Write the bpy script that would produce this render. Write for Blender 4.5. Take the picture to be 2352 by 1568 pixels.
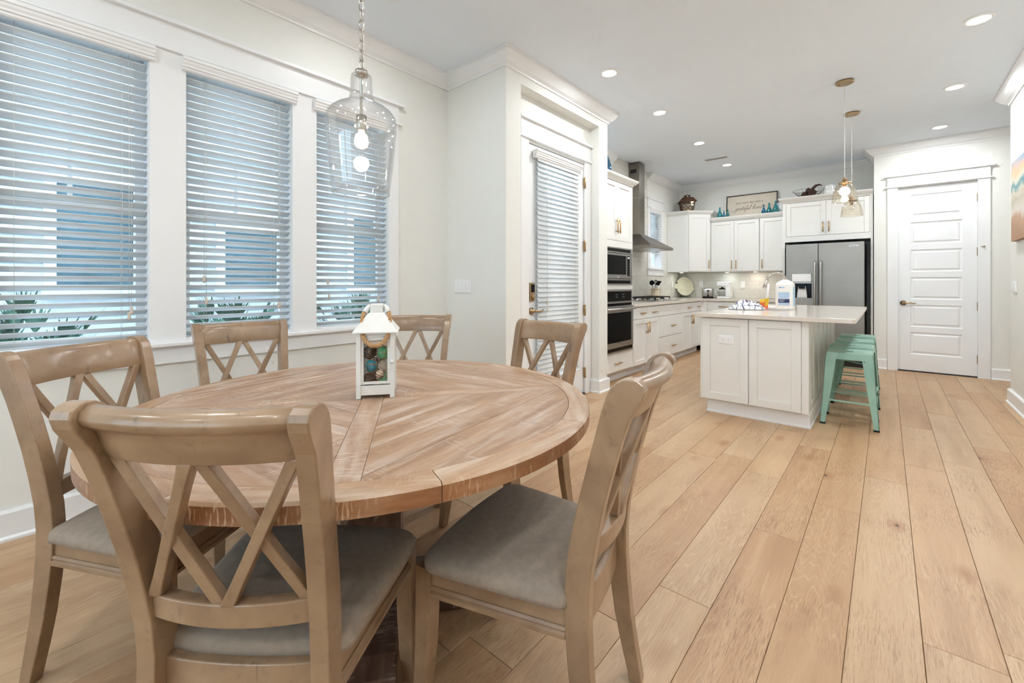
import bpy, bmesh, math, random
from mathutils import Vector, Matrix
random.seed(11)
for o in list(bpy.data.objects):
    bpy.data.objects.remove(o)
sc = bpy.context.scene
C = sc.collection
R = math.radians

# ------------------------------------------------------------------ camera
cd = bpy.data.cameras.new('camera')
cam = bpy.data.objects.new('camera', cd)
C.objects.link(cam)
cam.location = (0, 0, 1.17)
cam.rotation_euler = (R(90), 0, R(40.8))
cd.sensor_width = 36.0
cd.lens = 996.0 / 2352.0 * 36.0
cd.shift_y = -132.0 / 2352.0
cd.clip_start = 0.02
sc.camera = cam

# ------------------------------------------------------------------ world, exposure
w = bpy.data.worlds.new('overcast_sky')
sc.world = w
w.use_nodes = True
bg = w.node_tree.nodes['Background']
bg.inputs[0].default_value = (0.60, 0.81, 1.0, 1)
bg.inputs[1].default_value = 3.4
sc.view_settings.view_transform = 'Standard'
sc.view_settings.look = 'None'
sc.view_settings.gamma = 1
sc.view_settings.use_curve_mapping = False
sc.view_settings.exposure = 0.36
LIGHT = 0.30         # overall strength of the room's lamps
cy = sc.cycles
cy.use_denoising = True
cy.use_adaptive_sampling = True
cy.adaptive_threshold = .14
cy.adaptive_min_samples = 12
cy.max_bounces = 7
cy.diffuse_bounces = 4
cy.glossy_bounces = 4
cy.transmission_bounces = 6
cy.transparent_max_bounces = 24
cy.caustics_reflective = False
cy.caustics_refractive = False
cy.sample_clamp_indirect = 4.0

# ------------------------------------------------------------------ materials
def srgb(r, g, b):
    f = lambda c: (c / 12.92 if c <= 0.04045 else ((c + 0.055) / 1.055) ** 2.4)
    return (f(r / 255), f(g / 255), f(b / 255), 1)

class NT:
    """small node-tree helper"""
    def __init__(s, name):
        s.m = bpy.data.materials.new(name)
        s.m.use_nodes = True
        s.t = s.m.node_tree
        s.p = s.t.nodes['Principled BSDF']
    def n(s, kind, **kw):
        nd = s.t.nodes.new(kind)
        for k, v in kw.items():
            if k.startswith('i_'):
                nd.inputs[k[2:].replace('_', ' ')].default_value = v
            else:
                setattr(nd, k, v)
        return nd
    def l(s, a, b):
        s.t.links.new(a, b)
    def coords(s, scale=(1, 1, 1), rand=True):
        tc = s.n('ShaderNodeTexCoord')
        mp = s.n('ShaderNodeMapping')
        mp.inputs['Scale'].default_value = scale
        if rand:
            oi = s.n('ShaderNodeObjectInfo')
            mul = s.n('ShaderNodeMath', operation='MULTIPLY')
            mul.inputs[1].default_value = 37.0
            s.l(oi.outputs['Random'], mul.inputs[0])
            add = s.n('ShaderNodeVectorMath', operation='ADD')
            s.l(tc.outputs['Object'], add.inputs[0])
            s.l(mul.outputs[0], add.inputs[1])
            s.l(add.outputs[0], mp.inputs['Vector'])
        else:
            s.l(tc.outputs['Object'], mp.inputs['Vector'])
        return mp.outputs[0]
    def noise(s, vec, scale, detail=3, rough=.55, dist=0.0):
        nd = s.n('ShaderNodeTexNoise')
        nd.inputs['Scale'].default_value = scale
        nd.inputs['Detail'].default_value = detail
        nd.inputs['Roughness'].default_value = rough
        nd.inputs['Distortion'].default_value = dist
        s.l(vec, nd.inputs['Vector'])
        return nd.outputs['Fac']
    def ramp(s, fac, stops):
        nd = s.n('ShaderNodeValToRGB')
        e = nd.color_ramp.elements
        while len(e) < len(stops):
            e.new(0.5)
        for k, (p, c) in enumerate(stops):
            e[k].position = p
            e[k].color = c if len(c) == 4 else (*c, 1)
        s.l(fac, nd.inputs['Fac'])
        return nd.outputs['Color']
    def mix(s, fac, a, b, mode='MIX'):
        nd = s.n('ShaderNodeMixRGB', blend_type=mode)
        for k, x in ((0, fac), (1, a), (2, b)):
            if hasattr(x, 'is_linked'):
                s.l(x, nd.inputs[k])
            else:
                nd.inputs[k].default_value = x
        return nd.outputs[0]
    def bump(s, h, strength=.2, dist=.01):
        nd = s.n('ShaderNodeBump')
        nd.inputs['Strength'].default_value = strength
        nd.inputs['Distance'].default_value = dist
        s.l(h, nd.inputs['Height'])
        s.l(nd.outputs[0], s.p.inputs['Normal'])

def plain(name, col, rough=.5, metal=0.0, var=.04, vscale=6, bump=0, bscale=300, coat=0, aniso=None, spec=.5):
    t = NT(name)
    v = t.coords(aniso or (1, 1, 1))
    nz = t.noise(v, vscale, 4)
    dark = tuple(c * (1 - var * 2) for c in col[:3]) + (1,)
    lite = tuple(min(1, c * (1 + var)) for c in col[:3]) + (1,)
    t.l(t.ramp(nz, [(.3, dark), (.7, lite)]), t.p.inputs['Base Color'])
    t.p.inputs['Roughness'].default_value = rough
    t.p.inputs['Metallic'].default_value = metal
    t.p.inputs['Specular IOR Level'].default_value = spec
    if coat:
        t.p.inputs['Coat Weight'].default_value = coat
        t.p.inputs['Coat Roughness'].default_value = .12
    if bump:
        t.bump(t.noise(v, bscale, 2), bump, .002)
    return t.m

def glassy(name, tint=(1, 1, 1, 1), refl=.06, edge=.55, rough=.02):
    """thin clear glass: see-through with reflections that grow towards the edge"""
    t = NT(name)
    t.t.nodes.remove(t.p)
    out = t.t.nodes['Material Output']
    tr = t.n('ShaderNodeBsdfTransparent'); tr.inputs[0].default_value = tint
    gl = t.n('ShaderNodeBsdfGlossy'); gl.inputs['Roughness'].default_value = rough
    lw = t.n('ShaderNodeLayerWeight'); lw.inputs['Blend'].default_value = .28
    mr = t.n('ShaderNodeMapRange')
    mr.inputs['To Min'].default_value = refl; mr.inputs['To Max'].default_value = edge
    t.l(lw.outputs['Facing'], mr.inputs['Value'])
    mx = t.n('ShaderNodeMixShader')
    t.l(mr.outputs[0], mx.inputs[0]); t.l(tr.outputs[0], mx.inputs[1]); t.l(gl.outputs[0], mx.inputs[2])
    t.l(mx.outputs[0], out.inputs['Surface'])
    return t.m

def emit(name, col, strength):
    t = NT(name)
    t.p.inputs['Base Color'].default_value = (.8, .8, .8, 1)
    t.p.inputs['Emission Color'].default_value = col
    t.p.inputs['Emission Strength'].default_value = strength
    return t.m

def oak_floor():
    t = NT('oak_plank')
    v = t.coords((1, 1, 1))
    oi = t.n('ShaderNodeObjectInfo')
    mp = t.n('ShaderNodeMapping'); mp.inputs['Scale'].default_value = (9, .75, 1); t.l(v, mp.inputs[0])
    broad = t.noise(mp.outputs[0], 1.0, 4, .55, .6)
    base = t.ramp(broad, [(.3, srgb(178, 144, 110)), (.52, srgb(193, 161, 126)), (.75, srgb(205, 176, 142))])
    # cathedral figure: noise bands
    mp2 = t.n('ShaderNodeMapping'); mp2.inputs['Scale'].default_value = (5.5, .55, 1); t.l(v, mp2.inputs[0])
    f = t.noise(mp2.outputs[0], 1.3, 2, .4, .3)
    mul = t.n('ShaderNodeMath', operation='MULTIPLY'); mul.inputs[1].default_value = 210; t.l(f, mul.inputs[0])
    sn = t.n('ShaderNodeMath', operation='SINE'); t.l(mul.outputs[0], sn.inputs[0])
    band = t.ramp(sn.outputs[0], [(.70, (0, 0, 0)), (1, (1, 1, 1))])
    msk = t.ramp(t.noise(v, 1.7, 2), [(.42, (0, 0, 0)), (.62, (.30, .30, .30))])
    bm_ = t.mix(1.0, band, msk, 'MULTIPLY')
    c1 = t.mix(bm_, base, srgb(222, 197, 163))
    # fine pores
    mp3 = t.n('ShaderNodeMapping'); mp3.inputs['Scale'].default_value = (330, 16, 1); t.l(v, mp3.inputs[0])
    pores = t.ramp(t.noise(mp3.outputs[0], 1, 2, .7), [(.36, (1, 1, 1)), (.50, (0, 0, 0))])
    pm = t.ramp(t.noise(v, 2.3, 2), [(.4, (.05, .05, .05)), (.7, (.95, .95, .95))])
    pmx = t.mix(1.0, pores, pm, 'MULTIPLY')
    c2 = t.mix(pmx, c1, srgb(152, 119, 88))
    # knots
    mp4 = t.n('ShaderNodeMapping'); mp4.inputs['Scale'].default_value = (4.2, 2.0, 1); t.l(v, mp4.inputs[0])
    vo = t.n('ShaderNodeTexVoronoi'); vo.inputs['Scale'].default_value = 1.0
    t.l(mp4.outputs[0], vo.inputs['Vector'])
    halo = t.ramp(vo.outputs['Distance'], [(.03, (.7, .7, .7)), (.2, (0, 0, 0))])
    c3 = t.mix(halo, c2, srgb(158, 112, 76))
    kn = t.ramp(vo.outputs['Distance'], [(.018, (1, 1, 1)), (.045, (0, 0, 0))])
    c4 = t.mix(kn, c3, srgb(84, 60, 44))
    # each board its own tone
    tone = t.ramp(oi.outputs['Random'], [(0, srgb(240, 226, 214)), (.5, srgb(255, 250, 244)), (1, srgb(255, 255, 255))])
    t.l(t.mix(1.0, c4, tone, 'MULTIPLY'), t.p.inputs['Base Color'])
    t.p.inputs['Roughness'].default_value = .42
    t.bump(pores, .08, .001)
    return t.m

def table_wood(name, pal, white=.55, saw=True, axis='x', sawamt=.8):
    t = NT(name)
    v = t.coords((1, 1, 1))
    if axis == 'y':          # grain runs along local y
        sx = t.n('ShaderNodeSeparateXYZ'); t.l(v, sx.inputs[0])
        cx_ = t.n('ShaderNodeCombineXYZ'); t.l(sx.outputs[1], cx_.inputs[0]); t.l(sx.outputs[0], cx_.inputs[1]); t.l(sx.outputs[2], cx_.inputs[2])
        v = cx_.outputs[0]
    mp = t.n('ShaderNodeMapping'); mp.inputs['Scale'].default_value = (2.2, 16, 16); t.l(v, mp.inputs[0])
    base = t.ramp(t.noise(mp.outputs[0], 1.1, 5, .6, .8), [(.25, pal[0]), (.5, pal[1]), (.78, pal[2])])
    mp2 = t.n('ShaderNodeMapping'); mp2.inputs['Scale'].default_value = (3.5, 24, 20); t.l(v, mp2.inputs[0])
    wm = t.ramp(t.noise(mp2.outputs[0], 1, 4, .6), [(.46, (0, 0, 0)), (.70, (white, white, white))])
    c1 = t.mix(wm, base, pal[3])
    if saw:
        mp3 = t.n('ShaderNodeMapping'); mp3.inputs['Scale'].default_value = (1, .10, .16); mp3.inputs['Rotation'].default_value = (0, 0, .25); t.l(v, mp3.inputs[0])
        sw = t.ramp(t.noise(mp3.outputs[0], 230, 1, .4), [(.56, (0, 0, 0)), (.66, (1, 1, 1))])
        sm = t.ramp(t.noise(v, 5.5, 2), [(.50, (0, 0, 0)), (.60, (sawamt, sawamt, sawamt))])
        c1 = t.mix(t.mix(1.0, sw, sm, 'MULTIPLY'), c1, pal[3])
    dk = t.ramp(t.noise(v, 9, 3, .6, 1.0), [(.2, (.55, .55, .55)), (.34, (0, 0, 0))])
    c2 = t.mix(dk, c1, pal[4])
    oi = t.n('ShaderNodeObjectInfo')
    tone = t.ramp(oi.outputs['Random'], [(0, (.88, .86, .85)), (.5, (1, 1, 1)), (1, (.98, .95, .91))])
    t.l(t.mix(1.0, c2, tone, 'MULTIPLY'), t.p.inputs['Base Color'])
    t.p.inputs['Roughness'].default_value = .36
    t.bump(t.noise(mp.outputs[0], 3, 4), .12, .002)
    return t.m

def chair_wood():
    t = NT('driftwood_stain')
    v = t.coords((1, 1, 1))
    base = t.ramp(t.noise(v, 7, 4, .55, .5), [(.3, srgb(138, 109, 83)), (.55, srgb(158, 129, 100)), (.8, srgb(174, 146, 117))])
    mp = t.n('ShaderNodeMapping'); mp.inputs['Scale'].default_value = (30, 30, 5); t.l(v, mp.inputs[0])
    st = t.ramp(t.noise(mp.outputs[0], 1, 3), [(.26, (.75, .75, .75)), (.33, (0, 0, 0))])
    c1 = t.mix(st, base, srgb(104, 86, 70))
    gz = t.ramp(t.noise(v, 34, 4, .6), [(.30, (.45, .45, .45)), (.42, (0, 0, 0))])
    c2 = t.mix(gz, c1, srgb(120, 97, 76))
    t.l(c2, t.p.inputs['Base Color'])
    t.p.inputs['Roughness'].default_value = .30
    t.p.inputs['Coat Weight'].default_value = .4
    t.p.inputs['Coat Roughness'].default_value = .15
    return t.m

def stool_paint():
    t = NT('worn_mint_paint')
    v = t.coords()
    base = t.ramp(t.noise(v, 4, 3), [(.3, srgb(142, 184, 168)), (.7, srgb(166, 204, 188))])
    worn = t.ramp(t.noise(v, 22, 4, .65), [(.66, (0, 0, 0)), (.72, (.9, .9, .9))])
    t.l(t.mix(worn, base, srgb(96, 92, 80)), t.p.inputs['Base Color'])
    t.p.inputs['Roughness'].default_value = .38
    return t.m

def beach_print():
    """sunset sky, surf and sand of the canvas on the right wall, laid out over its height"""
    t = NT('beach_canvas_print')
    tc = t.n('ShaderNodeTexCoord')
    sp = t.n('ShaderNodeSeparateXYZ'); t.l(tc.outputs['Generated'], sp.inputs[0])
    nz = t.noise(tc.outputs['Generated'], 3, 5, .6, .4)
    sub = t.n('ShaderNodeMath', operation='SUBTRACT'); t.l(nz, sub.inputs[0]); sub.inputs[1].default_value = .5
    mu = t.n('ShaderNodeMath', operation='MULTIPLY_ADD'); t.l(sub.outputs[0], mu.inputs[0]); mu.inputs[1].default_value = .34
    t.l(sp.outputs['Z'], mu.inputs[2])
    col = t.ramp(mu.outputs[0], [(0, srgb(176, 138, 112)), (.28, srgb(196, 160, 132)), (.36, srgb(222, 214, 204)), (.52, srgb(198, 190, 172)),
                                 (.62, srgb(214, 208, 190)), (.68, srgb(92, 150, 160)), (.74, srgb(214, 214, 196)), (.84, srgb(236, 190, 150)), (1, srgb(150, 168, 190))])
    t.l(col, t.p.inputs['Base Color'])
    t.p.inputs['Roughness'].default_value = .7
    return t.m

MT = dict(
    wall=plain('warm_white_wall_paint', srgb(239, 238, 232), .6, var=.006, bump=.03, bscale=500),
    ceil=plain('ceiling_paint', srgb(238, 245, 253), .7, var=.005),
    trim=plain('white_trim_paint', srgb(243, 243, 243), .35, var=.004),
    door=plain('white_door_paint', srgb(244, 245, 246), .32, var=.004),
    cab=plain('white_cabinet_lacquer', srgb(240, 239, 235), .35, var=.005),
    toe=plain('grey_toe_kick', srgb(214, 214, 216), .5, var=.01),
    sub=plain('subfloor', srgb(138, 106, 80), .9),
    slat=plain('white_faux_wood_slat', srgb(236, 240, 242), .42, var=.01),
    cord=plain('blind_cord', srgb(225, 222, 216), .8),
    tassel=plain('wood_tassel', srgb(214, 200, 184), .5),
    glass=glassy('window_glass', (.97, .985, .98, 1), .05, .3),
    jar=glassy('clear_lamp_glass', (.985, .985, .985, 1), .03, .6),
    amberjar=glassy('faint_amber_lamp_glass', (.985, .965, .92, 1), .03, .5),
    teal=glassy('teal_glass', (.30, .80, .83, 1), .10, .5),
    teal2=glassy('deep_blue_teal_glass', (.20, .66, .82, 1), .10, .5),
    green=glassy('sea_green_glass', (.22, .66, .42, 1), .14, .5),
    blueglass=plain('blue_float_glass', srgb(34, 164, 188), .12, var=.25, vscale=30, coat=.8),
    greenglass=plain('green_float_glass', srgb(96, 190, 132), .12, var=.3, vscale=30, coat=.8),
    steel=plain('brushed_steel', srgb(176, 174, 170), .33, 1.0, var=.06, vscale=3, aniso=(1, 1, 40)),
    fridge=plain('fridge_steel', srgb(160, 158, 154), .42, .8, var=.05, vscale=2),
    dsteel=plain('dark_hood_steel', srgb(140, 134, 126), .34, 1.0, var=.06, vscale=3),
    chrome=plain('chrome', srgb(220, 220, 222), .12, 1.0, var=.01),
    nickel=plain('polished_nickel', srgb(196, 190, 182), .18, 1.0, var=.02),
    brass=plain('brushed_brass', srgb(206, 170, 116), .3, 1.0, var=.05),
    bronze=plain('antique_brass', srgb(176, 148, 112), .3, 1.0, var=.08),
    black=plain('black_gloss', srgb(12, 12, 13), .14, var=.1, spec=.14),
    matte=plain('black_iron', srgb(28, 26, 25), .5, var=.15),
    rubber=plain('black_rubber', srgb(22, 22, 22), .7),
    quartz=plain('cream_quartz', srgb(226, 216, 204), .14, var=.02, vscale=40),
    seat=plain('taupe_microfibre', srgb(156, 141, 126), .92, var=.06, vscale=60, bump=.25, bscale=900),
    tile=plain('pale_glass_tile', srgb(226, 223, 214), .1, var=.02),
    grout=plain('tile_grout', srgb(220, 217, 208), .8),
    oak=oak_floor(),
    chair=chair_wood(),
    mint=stool_paint(),
    top=table_wood('whitewashed_reclaimed_wood', [srgb(138, 104, 80), srgb(170, 134, 104), srgb(188, 156, 127), srgb(216, 200, 186), srgb(100, 78, 66)], .62, sawamt=.6),
    edge=table_wood('table_edge_wood', [srgb(118, 74, 46), srgb(146, 98, 62), srgb(176, 128, 88), srgb(214, 184, 152), srgb(84, 54, 38)], .25, axis='y', sawamt=.7),
    ring=table_wood('whitewashed_rim_wood', [srgb(142, 108, 82), srgb(178, 142, 110), srgb(196, 165, 134), srgb(220, 205, 188), srgb(112, 88, 72)], .6, axis='y', sawamt=.18),
    base=table_wood('dark_reclaimed_wood', [srgb(66, 45, 34), srgb(88, 62, 48), srgb(108, 78, 60), srgb(160, 142, 128), srgb(46, 32, 26)], .18),
    white=plain('white_ceramic', srgb(240, 240, 238), .15, var=.01, coat=.4),
    cream=plain('cream_stoneware', srgb(224, 206, 176), .3, var=.05, vscale=20, coat=.3),
    plastic=plain('white_plastic', srgb(248, 248, 248), .35, var=.01),
    lantern=plain('white_painted_metal', srgb(232, 231, 226), .4, var=.02, vscale=14),
    rope=plain('jute_rope', srgb(190, 150, 106), .85, var=.12, vscale=60),
    twig=plain('brown_vine', srgb(104, 68, 42), .8, var=.2, vscale=40),
    rattan=plain('pale_rattan', srgb(222, 206, 184), .7, var=.08, vscale=40),
    shell=plain('striped_shell', srgb(226, 200, 176), .45, var=.2, vscale=60),
    rust=plain('rusty_bronze', srgb(92, 54, 30), .55, var=.25, vscale=25),
    candle=plain('ivory_wax', srgb(226, 200, 168), .5, var=.05),
    signp=plain('sign_panel', srgb(216, 204, 186), .6, var=.03, vscale=8),
    signf=plain('dark_walnut_frame', srgb(50, 34, 22), .45, var=.2, vscale=20),
    ink=plain('sign_ink', srgb(104, 96, 78), .7),
    wire=plain('grey_wire', srgb(90, 92, 96), .4, .8),
    pod=plain('dark_seed_pods', srgb(74, 36, 20), .4, var=.3, vscale=30),
    wrap=plain('white_towel_wrap', srgb(236, 232, 226), .3, var=.02, vscale=12),
    lblue=plain('light_blue_print', srgb(178, 198, 222), .3),
    blue=plain('sky_blue_print', srgb(140, 190, 226), .3),
    navy=plain('navy_print', srgb(26, 32, 84), .3),
    cloth=plain('white_tea_towel', srgb(232, 232, 234), .9, var=.03),
    stripe=plain('navy_towel_stripe', srgb(66, 74, 112), .9),
    yellow=plain('yellow_plastic', srgb(238, 190, 50), .35),
    orange=plain('orange_plastic', srgb(232, 110, 54), .35),
    fish=plain('cream_fish_wood', srgb(226, 220, 192), .45, var=.06, vscale=14),
    canvas=beach_print(),
    siding=plain('white_siding', srgb(226, 230, 236), .7, var=.02),
    dusk=plain('dark_window_glass', srgb(84, 116, 130), .12, var=.2, vscale=2),
    leaf=plain('palm_leaf', srgb(58, 104, 84), .55, var=.2, vscale=10),
    ground=plain('gravel', srgb(168, 164, 156), .9, var=.1, vscale=20),
    brick=plain('tan_brickwork', srgb(188, 170, 146), .8, var=.15, vscale=8),
    bluewall=plain('blue_clapboard', srgb(70, 140, 196), .7, var=.05),
    lens=emit('lamp_lens', (1, .97, .93, 1), 14),
    bulb=emit('bulb_glow', (1, .90, .74, 1), 22),
    puck=emit('puck_lens', (1, .95, .88, 1), 6),
    display=emit('panel_display', (.5, .7, .8, 1), .25),
)

# ------------------------------------------------------------------ mesh helpers
class B:
    """collects shapes and links them as ONE mesh object"""
    def __init__(s):
        s.v = []; s.f = []; s.sm = []
    def add(s, vs, fs, smooth=False):
        o = len(s.v)
        s.v += [tuple(x) for x in vs]
        s.f += [tuple(i + o for i in f) for f in fs]
        s.sm += [smooth] * len(fs)
        return s
    def box(s, x0, x1, y0, y1, z0, z1):
        vs = [(x, y, z) for z in (z0, z1) for y in (y0, y1) for x in (x0, x1)]
        return s.add(vs, [(0, 2, 3, 1), (4, 5, 7, 6), (0, 1, 5, 4), (2, 6, 7, 3), (0, 4, 6, 2), (1, 3, 7, 5)])
    def cbox(s, c, d):
        return s.box(c[0] - d[0] / 2, c[0] + d[0] / 2, c[1] - d[1] / 2, c[1] + d[1] / 2, c[2] - d[2] / 2, c[2] + d[2] / 2)
    def loft(s, rings, cap=True, smooth=False, closed=False):
        n = len(rings[0]); vs = [p for r in rings for p in r]; fs = []
        m = len(rings)
        for i in range(m if closed else m - 1):
            a, b = i * n, ((i + 1) % m) * n
            for k in range(n):
                fs.append((a + k, a + (k + 1) % n, b + (k + 1) % n, b + k))
        s.add(vs, fs, smooth)
        if cap and not closed:
            o = len(s.v) - len(vs)
            s.f += [tuple(o + k for k in reversed(range(n))), tuple(o + (m - 1) * n + k for k in range(n))]
            s.sm += [False, False]
        return s
    def prism(s, poly, h0, h1, axis='z'):
        def P(a, b, h):
            return {'z': (a, b, h), 'x': (h, a, b), 'y': (a, h, b)}[axis]
        return s.loft([[P(a, b, h0) for a, b in poly], [P(a, b, h1) for a, b in poly]])
    def tube(s, pts, r, seg=8, closed=False, smooth=True):
        pts = [Vector(p) for p in pts]; n = len(pts); rings = []
        rs = r if isinstance(r, (list, tuple)) else [r] * n
        up = None
        for i, p in enumerate(pts):
            if closed:
                d = pts[(i + 1) % n] - pts[i - 1]
            else:
                d = pts[min(i + 1, n - 1)] - pts[max(i - 1, 0)]
            if d.length < 1e-9: d = Vector((0, 0, 1))
            d.normalize()
            if up is None:
                up = Vector((0, 0, 1)) if abs(d.z) < .9 else Vector((1, 0, 0))
            u = up - d * up.dot(d)
            if u.length < 1e-6: u = d.orthogonal()
            u.normalize(); up = u
            w_ = d.cross(u)
            rings.append([tuple(p + (u * math.cos(a) + w_ * math.sin(a)) * rs[i]) for a in [2 * math.pi * k / seg for k in range(seg)]])
        return s.loft(rings, cap=not closed, smooth=smooth, closed=closed)
    def lathe(s, prof, c=(0, 0, 0), seg=24, smooth=True, cap=True):
        rings = [[(c[0] + r * math.cos(2 * math.pi * k / seg), c[1] + r * math.sin(2 * math.pi * k / seg), c[2] + z) for k in range(seg)] for r, z in prof]
        return s.loft(rings, cap=cap, smooth=smooth)
    def shell(s, prof, t, c=(0, 0, 0), seg=32):
        """open vessel with a wall t thick"""
        inner = [(max(r - t, .001), z) for r, z in reversed(prof)]
        full = prof + inner
        rings = [[(c[0] + r * math.cos(2 * math.pi * k / seg), c[1] + r * math.sin(2 * math.pi * k / seg), c[2] + z) for k in range(seg)] for r, z in full]
        return s.loft(rings, cap=False, smooth=True, closed=True)
    def ball(s, c, r, seg=16, rings=10, sc_=(1, 1, 1)):
        prof = []
        for i in range(rings + 1):
            a = -math.pi / 2 + math.pi * i / rings
            prof.append((max(math.cos(a), 1e-3) * r, math.sin(a) * r))
        rr = [[(c[0] + q * sc_[0] * math.cos(2 * math.pi * k / seg), c[1] + q * sc_[1] * math.sin(2 * math.pi * k / seg), c[2] + z * sc_[2]) for k in range(seg)] for q, z in prof]
        return s.loft(rr, cap=True, smooth=True)
    def sweep(s, path, prof, side=1, smooth=False):
        """profile (distance from wall, z) along an xy path with mitred corners; side=+1 is to the left of travel"""
        n = len(path); rings = []
        for i in range(n):
            p = Vector((path[i][0], path[i][1], 0))
            ns = []
            if i > 0:
                d = (p - Vector((path[i - 1][0], path[i - 1][1], 0))).normalized(); ns.append(Vector((-d.y, d.x, 0)) * side)
            if i < n - 1:
                d = (Vector((path[i + 1][0], path[i + 1][1], 0)) - p).normalized(); ns.append(Vector((-d.y, d.x, 0)) * side)
            if len(ns) == 2:
                m = (ns[0] + ns[1]); m = m / max(m.dot(ns[0]), .05)
            else:
                m = ns[0]
            rings.append([(p.x + m.x * a, p.y + m.y * a, z) for a, z in prof])
        return s.loft(rings, smooth=smooth)
    def mesh(s, name):
        me = bpy.data.meshes.new(name)
        me.from_pydata(s.v, [], s.f)
        bm = bmesh.new(); bm.from_mesh(me)
        bmesh.ops.recalc_face_normals(bm, faces=bm.faces)
        bm.to_mesh(me); bm.free()
        me.polygons.foreach_set('use_smooth', s.sm)
        me.update()
        return me
    def build(s, name, mat, parent=None, loc=(0, 0, 0), rot=(0, 0, 0), bevel=0, bseg=2, label=None, cat=None, group=None, kind=None):
        me = s.mesh(name)
        me.materials.append(MT[mat])
        return place(name, me, parent, loc, rot, bevel, bseg, label, cat, group, kind)

def place(name, me, parent=None, loc=(0, 0, 0), rot=(0, 0, 0), bevel=0, bseg=2, label=None, cat=None, group=None, kind=None):
    o = bpy.data.objects.new(name, me)
    C.objects.link(o)
    o.parent = parent
    o.location = loc
    o.rotation_euler = rot
    if bevel:
        b = o.modifiers.new('bevel', 'BEVEL'); b.width = bevel; b.segments = bseg; b.limit_method = 'ANGLE'; b.angle_limit = R(40)
    tag(o, label, cat, group, kind)
    return o

def tag(o, label=None, cat=None, group=None, kind=None):
    if label: o['label'] = label
    if cat: o['category'] = cat
    if group: o['group'] = group
    if kind: o['kind'] = kind
    return o

def empty(name, loc, rz=0, label=None, cat=None, group=None, kind=None):
    o = bpy.data.objects.new(name, None)
    C.objects.link(o)
    o.location = loc; o.rotation_euler = (0, 0, rz); o.empty_display_size = .1
    return tag(o, label, cat, group, kind)

def copy_tree(o, parent=None):
    c = o.copy(); C.objects.link(c); c.parent = parent
    for ch in [x for x in bpy.data.objects if x.parent == o]:
        copy_tree(ch, c)
    return c

def lamp(name, kind, parent, loc, energy, col=(1, 1, 1), size=.1, rot=(0, 0, 0), spread=None):
    ld = bpy.data.lights.new(name, kind)
    ld.energy = energy * LIGHT; ld.color = col
    if kind == 'AREA':
        ld.shape = 'DISK'; ld.size = size
        if spread: ld.spread = spread
    else:
        ld.shadow_soft_size = size
    o = bpy.data.objects.new(name, ld); C.objects.link(o)
    o.parent = parent; o.location = loc; o.rotation_euler = rot
    return o
# ------------------------------------------------------------------ room shell
XL, XR, YB, ZC = -3.05, .93, 8.53, 3.05
ST = 'structure'
floor = B().box(-3.2, 2.35, -3.65, 8.68, -.08, -.012).build('floor', 'sub', kind=ST, label='wide pale oak plank floor of dining room and kitchen')
PW = .19
k = 0
x = -.10 - PW * 16
rowi = 0
while x < 1.5:
    x0, x1 = max(x, XL), min(x + PW, 2.2)
    if x1 - x0 > .02:
        y = -3.5
        ends = [-3.5, -.75 + random.uniform(-.5, .3)]
        while ends[-1] < 8.53:
            ends.append(ends[-1] + random.choice((1.05, 1.35, 1.7, 1.9, 2.1)) + random.uniform(-.1, .1))
        ends[-1] = 8.53
        if ends[-1] - ends[-2] < .35: ends.pop(-2)
        for a, b in zip(ends, ends[1:]):
            L = b - a; W = x1 - x0
            g = .0007; c = .0012
            bx = B()
            bx.loft([[(-W / 2 + g, -L / 2 + g, -.012), (W / 2 - g, -L / 2 + g, -.012), (W / 2 - g, L / 2 - g, -.012), (-W / 2 + g, L / 2 - g, -.012)],
                     [(-W / 2 + g, -L / 2 + g, -c), (W / 2 - g, -L / 2 + g, -c), (W / 2 - g, L / 2 - g, -c), (-W / 2 + g, L / 2 - g, -c)],
                     [(-W / 2 + g + c, -L / 2 + g + c, 0), (W / 2 - g - c, -L / 2 + g + c, 0), (W / 2 - g - c, L / 2 - g - c, 0), (-W / 2 + g + c, L / 2 - g - c, 0)]])
            bx.build('plank', 'oak', floor, loc=((x0 + x1) / 2, (a + b) / 2, 0))
    x += PW

ceiling = B().box(-3.2, 2.35, -3.65, 8.68, ZC, ZC + .12).build('ceiling', 'ceil', kind=ST, label='flat white ceiling with recessed lights')

WIN = [(-.10, .505), (.65, 1.256), (1.40, 2.005)]
ZW0, ZW1 = .835, 2.43
b = B()
ys = [-3.65] + [q for wv in WIN for q in wv] + [2.63]
for i in range(0, len(ys), 2):
    b.box(-3.2, XL, ys[i], ys[i + 1], 0, ZC)
for y0, y1 in WIN:
    b.box(-3.2, XL, y0, y1, 0, ZW0); b.box(-3.2, XL, y0, y1, ZW1, ZC)
b.build('wall_left', 'wall', kind=ST, label='warm white dining wall with three blind-covered windows')

# the boxed-out wall that carries the glazed door
XF, XN = -2.335, -2.45
DY0, DY1, DZ = 3.045, 4.02, 2.452
b = B()
b.box(-3.2, XF, 2.63, 2.80, 0, ZC)
b.box(-3.2, XF, 4.16, 4.32, 0, ZC)
b.box(XN, XF, 2.80, 2.82, 0, ZC); b.box(XN, XF, 4.136, 4.16, 0, ZC); b.box(XN, XF, 2.82, 4.136, 2.86, ZC)
b.box(XN - .1, XN, 2.80, DY0, 0, ZC); b.box(XN - .1, XN, DY1, 4.16, 0, ZC); b.box(XN - .1, XN, DY0, DY1, DZ, ZC)
b.build('wall_entry', 'wall', kind=ST, label='boxed-out white wall with a recessed niche around the glazed door')

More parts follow.
